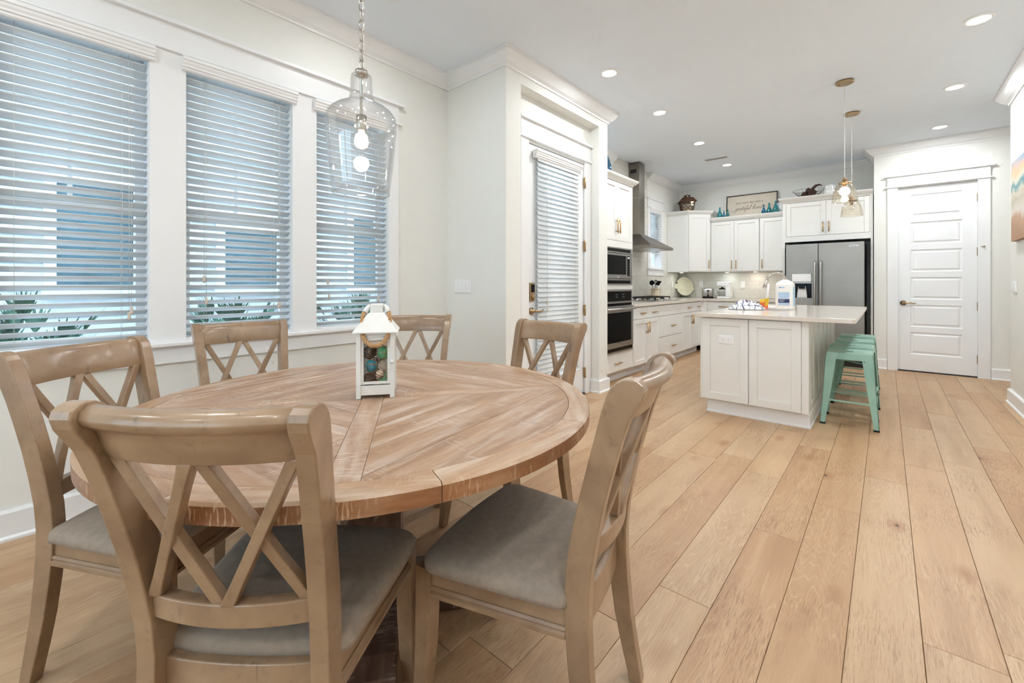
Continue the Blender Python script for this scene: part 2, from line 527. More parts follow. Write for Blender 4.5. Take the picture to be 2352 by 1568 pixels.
KW = (7.09, 7.585, 1.44, 2.46)
b = B()
b.box(-3.2, XL, 4.32, KW[0], 0, ZC); b.box(-3.2, XL, KW[1], 8.68, 0, ZC)
b.box(-3.2, XL, KW[0], KW[1], 0, KW[2]); b.box(-3.2, XL, KW[0], KW[1], KW[3], ZC)
wall_k = b.build('wall_kitchen', 'wall', kind=ST, label='kitchen side wall behind range hood and small window')
wall_b = B().box(XL, 2.35, YB, 8.68, 0, ZC).build('wall_back', 'wall', kind=ST, label='kitchen end wall above the white cabinets')
PX0, PX1, PZ = .113, .866, 2.462
PY = 7.87
b = B()
b.box(-.13, PX0, PY, 8.02, 0, ZC); b.box(PX1, 2.35, PY, 8.02, 0, ZC); b.box(PX0, PX1, PY, 8.02, PZ, ZC)
b.box(-.13, -.02, 8.02, YB, 0, ZC)
b.build('wall_pantry', 'wall', kind=ST, label='white wall around the six-panel door')
b = B().box(XR, XR + .15, -3.65, 6.47, 0, ZC).box(XR + .15, 2.35, 6.32, 6.47, 0, ZC)
b.build('wall_right', 'wall', kind=ST, label='white wall with beach canvas at right edge')
B().box(2.2, 2.35, 6.47, PY, 0, ZC).build('wall_hall', 'wall', kind=ST)
RW = [(-2.75, -1.15), (-.85, .75)]      # tall unseen patio windows, added behind the camera for fill daylight
b = B().box(XL, RW[0][0], -3.65, -3.5, 0, ZC).box(RW[0][1], RW[1][0], -3.65, -3.5, 0, ZC).box(RW[1][1], XR, -3.65, -3.5, 0, ZC)
for a, c_ in RW: b.box(a, c_, -3.65, -3.5, 2.55, ZC).box(a, c_, -3.65, -3.5, 0, .12)
b.build('wall_rear', 'wall', kind=ST)
for k, (a, c_) in enumerate(RW):
    f = B().box(a, a + .06, -3.62, -3.54, .12, 2.55).box(c_ - .06, c_, -3.62, -3.54, .12, 2.55).box(a + .06, c_ - .06, -3.62, -3.54, .12, .2).box(a + .06, c_ - .06, -3.62, -3.54, 2.47, 2.55).box((a + c_) / 2 - .04, (a + c_) / 2 + .04, -3.62, -3.54, .2, 2.47).build('window_%d' % (5 + k), 'trim', kind=ST)  # added window frame, out of view, for the fill daylight
    B().box(a + .06, c_ - .06, -3.582, -3.578, .2, 2.47).build('pane', 'glass', f)
    pl = bpy.data.lights.new('window_portal', 'AREA'); pl.shape = 'RECTANGLE'; pl.size = c_ - a; pl.size_y = 2.43; pl.cycles.is_portal = True  # portal guiding sky light in through the added window
    po = bpy.data.objects.new('window_portal', pl); C.objects.link(po); po.location = ((a + c_) / 2, -3.66, 1.335); po.rotation_euler = (R(90), 0, 0)

# crown moulding
CP = [(0, 2.937), (.012, 2.937), (.015, 2.950), (.024, 2.956), (.040, 2.966), (.060, 2.988), (.075, 3.010), (.082, 3.020), (.086, 3.030), (.100, 3.034), (.100, ZC), (0, ZC)]
B().sweep([(XL, -3.5), (XL, 2.63), (XF, 2.63), (XF, 4.32), (XL, 4.32), (XL, 5.80)], CP, -1).build('trim_1', 'trim', kind=ST, label='crown moulding along the dining wall and around the boxed-out wall')
B().sweep([(XL, 7.03), (XL, YB), (-.13, YB), (-.13, PY), (2.2, PY)], CP, -1).build('trim_2', 'trim', kind=ST, label='crown moulding around the far kitchen end')
B().sweep([(2.2, 6.47), (XR, 6.47), (XR, -3.5)], CP, -1).build('trim_3', 'trim', kind=ST, label='crown moulding on the right wall')
# baseboards
BP = [(0, 0), (.030, 0), (.030, .012), (.020, .022), (.020, .125), (.014, .135), (0, .135)]
B().sweep([(XL, -3.5), (XL, 2.63), (XF, 2.63), (XF, 2.82), (XN, 2.82), (XN, 2.94)], BP, -1).build('baseboard_left', 'trim', kind=ST)
B().sweep([(XN, 4.11), (XN, 4.136), (XF, 4.136), (XF, 4.32), (-2.44, 4.32)], BP, -1).build('baseboard_column', 'trim', kind=ST)
B().sweep([(2.2, 6.47), (XR, 6.47), (XR, -3.5)], BP, -1).build('baseboard_right', 'trim', kind=ST)
B().sweep([(-.13, PY), (.005, PY)], BP, -1).build('baseboard_pantry', 'trim', kind=ST)
B().sweep([(.973, PY), (2.2, PY)], BP, -1).build('baseboard_hall', 'trim', kind=ST)

# casing of the three dining windows
t = empty('trim_4', (0, 0, 0), kind=ST, label='white casing around the three dining windows')
for y0, y1 in ((-.25, -.09), (.497, .66), (1.246, 1.41), (1.995, 2.087)):
    B().box(XL, XL + .02, y0, y1, .847, 2.47).build('casing_board', 'trim', t, bevel=.002)
for y0, y1 in ((-.09, .497), (.66, 1.246), (1.41, 1.995)):
    B().box(XL, XL + .0195, y0, y1, 2.40, 2.47).build('head_board', 'trim', t)
B().box(XL, XL + .036, -.28, 2.118, 2.47, 2.490).build('bead', 'trim', t, bevel=.004)
B().box(XL, XL + .022, -.25, 2.087, 2.490, 2.622).build('frieze_board', 'trim', t)
B().box(XL, XL + .048, -.29, 2.132, 2.622, 2.644).build('cap', 'trim', t, bevel=.003)
B().box(XL - .06, XL + .05, -.29, 2.12, .822, .847).build('window_stool', 'trim', t, bevel=.006)
B().box(XL, XL + .02, -.25, 2.087, .727, .822).build('apron', 'trim', t, bevel=.002)

def sash_window(n, y0, y1, z0, z1, zm, muntin, label, xg=-3.15):
    w_ = B()
    w_.box(-3.2, XL, y0 - .0, y0 + .012, z0, z1).box(-3.2, XL, y1 - .012, y1, z0, z1)
    w_.box(-3.2, XL, y0 + .012, y1 - .012, z0, z0 + .012).box(-3.2, XL, y0 + .012, y1 - .012, z1 - .012, z1)
    fr = w_.build('window_%d' % n, 'trim', kind=ST, label=label)
    for k, (a, c, xo) in enumerate(((z0 + .012, zm + .015, 0.0), (zm - .015, z1 - .012, -.03))):
        s = B(); f = .038
        xx = xg + xo
        s.box(xx - .014, xx + .014, y0 + .012, y0 + .012 + f, a, c).box(xx - .014, xx + .014, y1 - .012 - f, y1 - .012, a, c)
        s.box(xx - .014, xx + .014, y0 + .012 + f, y1 - .012 - f, a, a + f).box(xx - .014, xx + .014, y0 + .012 + f, y1 - .012 - f, c - f, c)
        so = s.build('sash', 'trim', fr)
        B().box(xx - .002, xx + .002, y0 + .05, y1 - .05, a + f - .004, c - f + .004).build('pane', 'glass', so)
        if muntin and k == 1:
            ym = (y0 + y1) / 2
            B().box(xx - .010, xx + .010, ym - .009, ym + .009, a + f, c - f).build('muntin', 'trim', so)
    return fr
for k, (y0, y1) in enumerate(WIN):
    sash_window(k + 1, y0, y1, ZW0 + .012, ZW1, 1.60, True, ('left', 'middle', 'right')[k] + ' double-hung dining window behind a white blind')
sash_window(4, *KW, 1.95, False, 'small kitchen window beside the range hood')
t = empty('trim_5', (0, 0, 0), kind=ST, label='white casing of the small kitchen window')
B().box(XL, XL + .02, 7.005, KW[0] + .01, 1.44, 2.47).build('casing_board', 'trim', t)
B().box(XL, XL + .02, KW[1] - .01, 7.675, 1.44, 2.47).build('casing_board', 'trim', t)
B().box(XL, XL + .034, 6.985, 7.69, 2.47, 2.488).build('bead', 'trim', t)
B().box(XL, XL + .022, 7.005, 7.675, 2.488, 2.61).build('frieze_board', 'trim', t)
B().box(XL, XL + .04, 6.98, 7.70, 2.61, 2.63).build('cap', 'trim', t)
B().box(XL, XL + .05, 6.98, 7.71, 1.418, 1.44).build('window_stool', 'trim', t)
B().box(XL, XL + .02, 7.005, 7.68, 1.315, 1.418).build('apron', 'trim', t)

# backsplash tiles, each a piece of its wall
TH_, TW = .0765, .305
tile_cache = {}
def tile_mesh(length, axis, hgt):
    key = (round(length, 3), axis, round(hgt, 3))
    if key not in tile_cache:
        l, h, g = length / 2 - .0008, hgt / 2 - .0008, .0014
        bb = B()
        if axis == 'y':
            bb.loft([[(0, -l, -h), (0, l, -h), (0, l, h), (0, -l, h)], [(.006, -l, -h), (.006, l, -h), (.006, l, h), (.006, -l, h)], [(.0068, -l + g, -h + g), (.0068, l - g, -h + g), (.0068, l - g, h - g), (.0068, -l + g, h - g)]])
        else:
            bb.loft([[(-l, 0, -h), (l, 0, -h), (l, 0, h), (-l, 0, h)], [(-l, -.006, -h), (l, -.006, -h), (l, -.006, h), (-l, -.006, h)], [(-l + g, -.0068, -h + g), (l - g, -.0068, -h + g), (l - g, -.0068, h - g), (-l + g, -.0068, h - g)]])
        me = bb.mesh('tile'); me.materials.append(MT['tile']); tile_cache[key] = me
    return tile_cache[key]
def tile_field(parent, axis, plane, a0, a1, z0, z1, off):
    r = 0; z = z0
    while z < z1 - .02:
        h = min(TH_, z1 - z)
        a = a0 - (TW / 2 if (r + off) % 2 else 0)
        while a < a1 - .01:
            s0, s1 = max(a, a0), min(a + TW, a1)
            if s1 - s0 > .02:
                me = tile_mesh(s1 - s0, axis, h)
                m = (s0 + s1) / 2
                place('tile', me, parent, (plane, m, z + h / 2) if axis == 'y' else (m, plane, z + h / 2))
            a += TW
        z += TH_; r += 1
B().box(XL, XL + .003, 5.18, YB, .915, 1.315).box(XL, XL + .003, 5.80, 7.0, 1.315, ZC).build('grout_bed', 'grout', wall_k)
tile_field(wall_k, 'y', XL + .003, 5.18, 8.52, .916, .916 + TH_ * 5, 0)
tile_field(wall_k, 'y', XL + .003, 5.18, 7.0, .916 + TH_ * 5, .916 + TH_ * 7, 1)
tile_field(wall_k, 'y', XL + .003, 5.80, 7.0, .916 + TH_ * 7, ZC, 1)
tile_field(wall_k, 'y', XL + .003, 7.71, 8.52, .916 + TH_ * 5, .916 + TH_ * 6, 1)
B().box(XL + .01, -1.23, YB - .003, YB, .915, 1.40).build('grout_bed', 'grout', wall_b)
tile_field(wall_b, 'x', YB - .003, XL + .012, -1.235, .916, .916 + TH_ * 6, 0)

# ------------------------------------------------------------------ doors
d = empty('door_1', (0, 0, 0), kind=ST, label='white glazed exterior door in the niche, hung with a blind')
b = B(); X0, X1 = XN - .05, XN - .005
gy0, gy1, gz0, gz1 = 3.22, 3.83, .30, 2.30
b.box(X0, X1, DY0 + .006, gy0, .012, DZ - .006).box(X0, X1, gy1, DY1 - .006, .012, DZ - .006)
b.box(X0, X1, gy0, gy1, .012, gz0).box(X0, X1, gy0, gy1, gz1, DZ - .006)
b.build('door_slab', 'door', d, bevel=.002)
B().box(X0 + .02, X0 + .025, gy0, gy1, gz0, gz1).build('pane', 'glass', d)
for z in (2.247, 1.574, .891, .227):
    h = B().box(XN - .005, XN + .018, 4.004, 4.030, z - .052, z + .052).tube([(XN + .014, 4.017, z - .058), (XN + .014, 4.017, z + .058)], .009, 8)
    h.build('hinge', 'bronze', d)
kp = B().box(X1, X1 + .022, 3.072, 3.145, 1.012, 1.182).build('keypad_lock', 'bronze', d, bevel=.01, label='bronze keypad lock')
B().box(X1 + .022, X1 + .025, 3.085, 3.132, 1.095, 1.165).build('keypad', 'black', kp, bevel=.004)
B().lathe([(.022, 0), (.022, .012), (.016, .016)], seg=16).build('thumb_turn', 'bronze', kp, loc=(X1 + .022, 3.108, 1.05), rot=(0, R(90), 0))
lv = B().lathe([(.033, 0), (.033, .010), (.014, .016), (.012, .05)], seg=20).build('lever_handle', 'bronze', d, loc=(X1, 3.108, .922), rot=(0, R(90), 0))
B().tube([(0, 0, .045), (0, .03, .052), (.004, .08, .05), (-.004, .115, .046), (-.012, .128, .044)], [.011, .010, .008, .007, .006], 8).build('lever', 'bronze', lv)
B().box(XN - .06, XN + .02, DY0, DY1, 0, .010).build('threshold', 'matte', d)
t = empty('trim_6', (0, 0, 0), kind=ST, label='white casing of the glazed door inside the niche')
B().box(XN, XN + .02, 2.94, DY0 + .006, 0, 2.475).build('casing_board', 'trim', t, bevel=.002)
B().box(XN, XN + .02, DY1 - .006, 4.125, 0, 2.475).build('casing_board', 'trim', t, bevel=.002)
B().box(XN, XN + .034, 2.92, 4.134, 2.475, 2.494).build('bead', 'trim', t, bevel=.003)
B().box(XN, XN + .022, 2.94, 4.125, 2.494, 2.640).build('frieze_board', 'trim', t)
B().box(XN, XN + .045, 2.915, 4.134, 2.640, 2.662).build('cap', 'trim', t, bevel=.003)

d = empty('door_2', (0, 0, 0), kind=ST, label='white six-panel door beside the refrigerator')
rows = [(.232, .526), (.607, .877), (.979, 1.245), (1.347, 1.625), (1.698, 1.997), (2.063, 2.362)]
rows = [(.235 + .3665 * i, .235 + .3665 * i + .292) for i in range(6)]
fx0, fx1 = PX0 + .006, PX1 - .006
ya, yb = PY + .012, PY + .050
b = B().box(fx0, .242, ya, yb, .018, PZ - .006).box(.732, fx1, ya, yb, .018, PZ - .006)
zz = [.018] + [q for r_ in rows for q in r_] + [PZ - .006]
for i in range(0, len(zz), 2):
    b.box(.242, .732, ya, yb, zz[i], zz[i + 1])
b.build('door_slab', 'door', d)
pm = None
for z0, z1 in rows:
    if pm is None:
        W, Hh = .732 - .242, z1 - z0
        def rr(i, y): return [(-W / 2 + i, y, -Hh / 2 + i), (W / 2 - i, y, -Hh / 2 + i), (W / 2 - i, y, Hh / 2 - i), (-W / 2 + i, y, Hh / 2 - i)]
        pm = B().loft([rr(0, .030), rr(0, 0), rr(.012, .012), rr(.022, .012), rr(.040, .002)]).mesh('panel')
        pm.materials.append(MT['door'])
    place('panel', pm, d, ((.242 + .732) / 2, ya, (z0 + z1) / 2))
for z in (2.247, 1.574, .891, .227):
    B().box(PX1 - .012, PX1 + .010, PY - .006, PY + .004, z - .05, z + .05).tube([(PX1 - .001, PY - .006, z - .055), (PX1 - .001, PY - .006, z + .055)], .008, 8).build('hinge', 'bronze', d)
B().tube([(PX1, PY - .01, 1.630), (PX1 + .05, PY - .03, 1.636)], .004, 6).lathe([(.008, 0), (.008, .01)], c=(PX1 + .05, PY - .03, 1.631), seg=8).build('hinge_stop', 'bronze', d)
lv = B().lathe([(.033, 0), (.033, .010), (.014, .016), (.012, .05)], seg=20).build('lever_handle', 'bronze', d, loc=(.172, ya, .915), rot=(R(90), 0, 0))
B().tube([(0, 0, .045), (.03, 0, .052), (.07, .006, .05), (.10, -.004, .046), (.125, .004, .044)], [.011, .010, .008, .007, .006], 8).build('lever', 'bronze', lv)
B().box(PX0, PX1, PY + .01, PY + .14, 0, .006).build('threshold', 'matte', d)
t = empty('trim_7', (0, 0, 0), kind=ST, label='white casing of the six-panel door')
B().box(.010, PX0 + .006, PY - .02, PY, 0, 2.475).build('casing_board', 'trim', t, bevel=.002)
B().box(PX1 - .006, .968, PY - .02, PY, 0, 2.475).build('casing_board', 'trim', t, bevel=.002)
B().box(-.012, .990, PY - .034, PY, 2.475, 2.494).build('bead', 'trim', t, bevel=.003)
B().box(.010, .968, PY - .022, PY, 2.494, 2.620).build('frieze_board', 'trim', t)
B().box(-.016, 1.005, PY - .045, PY, 2.620, 2.642).build('cap', 'trim', t, bevel=.003)

# ------------------------------------------------------------------ blinds
def slat_mesh(length):
    n = 6; up = []; dn = []
    for i in range(n + 1):
        s = (i / n - .5) * .050
        zc = -.9 * s * s * 2
        up.append((s, zc + .0013)); dn.append((s, zc - .0013))
    poly = up + dn[::-1]
    bb = B().loft([[(a, -length / 2, c) for a, c in poly], [(a, length / 2, c) for a, c in poly]])
    bb.sm = [True] * len(bb.sm); bb.sm[-1] = bb.sm[-2] = False
    me = bb.mesh('slat'); me.materials.append(MT['slat']); return me
VP = [(0, 0), (.030, 0), (.036, .006), (.036, .016), (.044, .020), (.044, .030), (.050, .040), (.052, .052), (.058, .056), (.058, .074), (0, .074)]
def blind(x, yc, width, vwidth, ztop, zbot, label, tilt, xval, cords, vend=.055, pitch=.0445, closed_bottom=True):
    e = empty('window_blind', (x, yc, zbot), label=label, cat='blind')
    me = slat_mesh(width)
    zt = ztop - zbot
    # the valance: a moulded board across the top with returned ends
    v = B().loft([[(xval - x + a, -vwidth / 2, zt + c) for a, c in VP], [(xval - x + a, vwidth / 2, zt + c) for a, c in VP]])
    v.box(-.03, xval - x + .001, -width / 2, width / 2, zt + .02, zt + .06)
    v.build('valance', 'trim', e)
    z = .035; zs = []
    while z < zt - .005:
        zs.append(z); z += pitch
    for z in zs:
        place('slat', me, e, (0, 0, z), (0, R(-tilt), 0))
    B().box(-.024, .024, -width / 2, width / 2, 0, .014).build('bottom_rail', 'slat', e, bevel=.004)
    for yy in ((-width * .32, width * .32) if width < .62 else (-width * .34, 0, width * .34)):
        bb = B()
        for sx in (-.024, .026):
            bb.tube([(sx, yy, .012), (sx, yy, zt + .02)], .0008, 4)
        for z in zs:
            bb.tube([(-.024, yy, z - .012), (.026, yy, z + .012)], .0006, 3)
        bb.build('ladder_cord', 'cord', e)
    for yy, zl in cords:
        p = B().tube([(.030, yy, zl - zbot), (.030, yy, zt + .01)], .0009, 4).build('pull_cord', 'cord', e)
        B().lathe([(.004, .02), (.0075, .014), (.006, .004), (.0085, -.010), (.008, -.020), (.002, -.023)], c=(.030, yy, zl - zbot), seg=10).build('tassel', 'tassel', p)
    return e
XB = XL - .036
blind(XB, .2015, .588, .632, 2.383, .85, 'white blind on the left dining window, cut off by the photo edge', 30, XL + .004, [(-.272, 1.22), (-.268, 1.03), (.215, 1.00), (.225, 1.03)])
blind(XB, .953, .588, .632, 2.383, .85, 'white blind on the middle dining window', 30, XL + .004, [(-.20, 1.20), (-.19, 1.07), (.215, 1.03), (.222, 1.03)])
blind(XB, 1.7025, .588, .632, 2.383, .85, 'white blind on the right dining window behind the glass pendant', 30, XL + .004, [(-.20, 1.19), (-.19, 1.08), (.21, 1.05)])
blind(XN + .030, 3.512, .70, .775, 2.325, .28, 'white blind hung on the glazed door', -70, XN + .004, [(-.24, 1.0), (-.235, .93)])
blind(XL - .036, 7.3375, .475, .488, 2.395, 1.70, 'small raised white blind in the kitchen window', 35, XL - .02, [(.15, 1.75)])

# ------------------------------------------------------------------ outside
B().box(-30, -3.2, -14, 70, -.45, -.40).box(-3.2, 10, -14, -3.65, -.45, -.40).build('ground', 'ground', kind=ST)
nh = empty('neighbour_house', (-7.2, 1.0, -.4), label='white clapboard house next door seen through the dining blinds', cat='house')
b = B().box(-4, -.05, -7, 6.5, 0, 7)
b.build('wall', 'siding', nh)
sm_ = B().prism([(0, 0), (.022, 0), (.006, .155), (0, .155)], -7, 6.5, 'y').mesh('clapboard'); sm_.materials.append(MT['siding'])
for i in range(40):
    place('clapboard', sm_, nh, (-.05, 0, .1 + i * .155))
for (y0, y1, z0, z1) in ((-.65, .02, 1.56, 2.75), (1.02, 1.72, 1.56, 2.35), (3.0, 3.7, 1.56, 2.75), (-2.6, -1.9, 1.56, 2.75)):
    f = B().box(-.03, .03, y0 - .1, y0, z0 - .1, z1 + .1).box(-.03, .03, y1, y1 + .1, z0 - .1, z1 + .1).box(-.03, .03, y0, y1, z1, z1 + .1).box(-.03, .06, y0 - .12, y1 + .12, z0 - .12, z0).build('window', 'trim', nh)
    B().box(-.02, .0, y0, y1, z0, z1).build('pane', 'dusk', f)
    B().box(-.02, .012, y0, y1, (z0 + z1) / 2 - .02, (z0 + z1) / 2 + .02).build('meeting_rail', 'trim', f)
def palm(x, y, h, label):
    e = empty('fan_palm', (x, y, -.4), label=label, cat='shrub', group='low palms outside the dining windows')
    B().tube([(0, 0, 0), (.01, .01, h * .45)], [.06, .04], 8).build('stem', 'twig', e)
    lf = B()
    for k in range(150):
        a = random.uniform(0, 2 * math.pi); el = random.uniform(.1, 1.2)
        L = random.uniform(.12, .5) * h
        base = Vector((0, 0, h * random.uniform(.2, .55)))
        d_ = Vector((math.cos(a) * math.cos(el), math.sin(a) * math.cos(el), math.sin(el)))
        tip = base + d_ * L
        for j in range(9):
            aa = a + (j - 4) * .22; e2 = el - abs(j - 4) * .04
            dd = Vector((math.cos(aa) * math.cos(e2), math.sin(aa) * math.cos(e2), math.sin(e2)))
            q = tip + dd * random.uniform(.2, .34)
            sd = dd.cross(Vector((0, 0, 1))).normalized() * .02
            md = (tip + q) / 2 + Vector((0, 0, .004))
            lf.add([tip, md + sd, q, md - sd], [(0, 1, 2, 3)])
    lf.build('fronds', 'leaf', e, label=None)
palm(-5.9, .12, 1.35, 'low fan palm outside the left dining window')
palm(-5.9, 1.75, 1.35, 'low fan palm outside the middle dining window')
palm(-5.9, 3.35, 1.35, 'low fan palm outside the right dining window')
kh = empty('distant_house', (-20, 48, -.4), label='narrow blue house with tan brick end glimpsed through the kitchen window', cat='house')
B().box(-.22, .04, -2, 2, 0, 4.6).build('wall', 'bluewall', kh)
B().box(.04, .36, -2.4, 2, 0, 4.6).build('chimney', 'brick', kh)
b = B()
for k in range(60):
    a = random.uniform(0, 6.28); r_ = random.uniform(0, .3); z = random.uniform(.4, 3.6)
    b.ball((r_ * math.cos(a), r_ * math.sin(a), z), random.uniform(.25, .38), 7, 5)
b.build('garden_bush', 'leaf', loc=(-20.05, 44.6, -.4), label='green bush glimpsed through the kitchen window', cat='shrub')
# ------------------------------------------------------------------ dining table
TX, TY, TZ = -1.416, .868, .76
table = empty('dining_table', (TX, TY, 0), label='round whitewashed plank dining table on a dark pedestal', cat='table')
RO, RI, TT = .775, .706, .042
NS = 9
seg = R(360 / NS)
pts = []
ns_ = 14
for k in range(ns_ + 1):
    a = -seg / 2 + .0012 + (seg - .0024) * k / ns_
    pts.append(a)
rb = B()
sec = lambda a: [(RI * math.cos(a), RI * math.sin(a), TZ - TT), (RO * math.cos(a), RO * math.sin(a), TZ - TT), ((RO + .001) * math.cos(a), (RO + .001) * math.sin(a), TZ - .006), ((RO - .005) * math.cos(a), (RO - .005) * math.sin(a), TZ), (RI * math.cos(a), RI * math.sin(a), TZ)]
rb.loft([[(x_ - RO * .97, y_, z_) for x_, y_, z_ in sec(a)] for a in pts])
rmesh = rb.mesh('rim_segment')
rmesh.materials.append(MT['ring']); rmesh.materials.append(MT['edge'])
for p in rmesh.polygons:
    if abs(p.normal.z) < .5: p.material_index = 1
for k in range(NS):
    a = R(-21.5) + seg * (k + .5)
    place('rim_segment', rmesh, table, (RO * .97 * math.cos(a), RO * .97 * math.sin(a), 0), (0, 0, a))
def clip(poly, nx, ny, c):
    """keep the side where nx*x+ny*y<=c"""
    out = []
    for i in range(len(poly)):
        p, q = poly[i], poly[(i + 1) % len(poly)]
        dp, dq = nx * p[0] + ny * p[1] - c, nx * q[0] + ny * q[1] - c
        if dp <= 0: out.append(p)
        if dp * dq < 0:
            t_ = dp / (dp - dq); out.append((p[0] + (q[0] - p[0]) * t_, p[1] + (q[1] - p[1]) * t_))
    return out
circ = [((RI - .0012) * math.cos(2 * math.pi * k / 72), (RI - .0012) * math.sin(2 * math.pi * k / 72)) for k in range(72)]
def piece(poly, ang, dz=0):
    if len(poly) < 3: return
    cx = sum(p[0] for p in poly) / len(poly); cy_ = sum(p[1] for p in poly) / len(poly)
    ca, sa = math.cos(-ang), math.sin(-ang)
    q = [((p[0] - cx) * ca - (p[1] - cy_) * sa, (p[0] - cx) * sa + (p[1] - cy_) * ca) for p in poly]
    B().prism(q, TZ - TT + .004, TZ + dz).build('plank', 'top', table, loc=(cx, cy_, 0), rot=(0, 0, ang), bevel=.0008, bseg=1)
SA = R(143.4)            # direction of the long spine
SW = .036
ca, sa = math.cos(SA), math.sin(SA)
# spines
sp = clip(clip(circ, -sa, ca, SW), sa, -ca, SW)
piece(clip(sp, ca, sa, 0), SA); piece(clip(sp, -ca, -sa, 0), SA)
for sgn in (1, -1):
    q = clip(clip(circ, ca, sa, SW), -ca, -sa, SW)
    q = clip(q, -sgn * -sa, -sgn * ca, -SW - .001)
    piece(q, SA + R(90))
# four quarters laid as concentric diamonds
for qi in range(4):
    b0 = SA + R(90) * qi
    u = (math.cos(b0), math.sin(b0)); v_ = (-math.sin(b0), math.cos(b0))
    q = clip(clip(circ, -u[0], -u[1], -SW - .001), -v_[0], -v_[1], -SW - .001)
    n_ = (math.cos(b0 + R(45)), math.sin(b0 + R(45)))
    c0 = SW * 1.42
    wid = (.118, .104, .125, .11, .12, .115, .1)
    for w_ in wid:
        s = clip(clip(q, -n_[0], -n_[1], -(c0 + .0006)), n_[0], n_[1], c0 + w_ - .0006)
        piece(s, b0 + R(135), random.uniform(-.0006, .0004))
        c0 += w_
        if c0 > RI: break
B().lathe([(RI + .01, TZ - TT - .012), (RI + .01, TZ - TT + .003)], seg=64, smooth=False).build('underlay', 'base', table)
# pedestal: crossed feet, square post, crossed top beams
for k in range(2):
    a = SA + R(90) * k
    e_ = .0 if k == 0 else .004
    B().prism([(-.40, 0), (.40, 0), (.40, .07), (.34, .095), (-.34, .095), (-.40, .07)], -.095, .095, 'y').build('foot_beam', 'base', table, loc=(0, 0, -e_ + .004 if False else e_), rot=(0, 0, a), bevel=.004)
    B().prism([(-.52, .05), (-.50, 0), (.50, 0), (.52, .05), (.52, .09), (-.52, .09)], -.085, .085, 'y').build('top_beam', 'base', table, loc=(0, 0, TZ - TT - .012 - .09 - e_), rot=(0, 0, a), bevel=.004)
B().box(-.10, .10, -.10, .10, .095, TZ - TT - .10).build('post', 'base', table, rot=(0, 0, SA), bevel=.006)

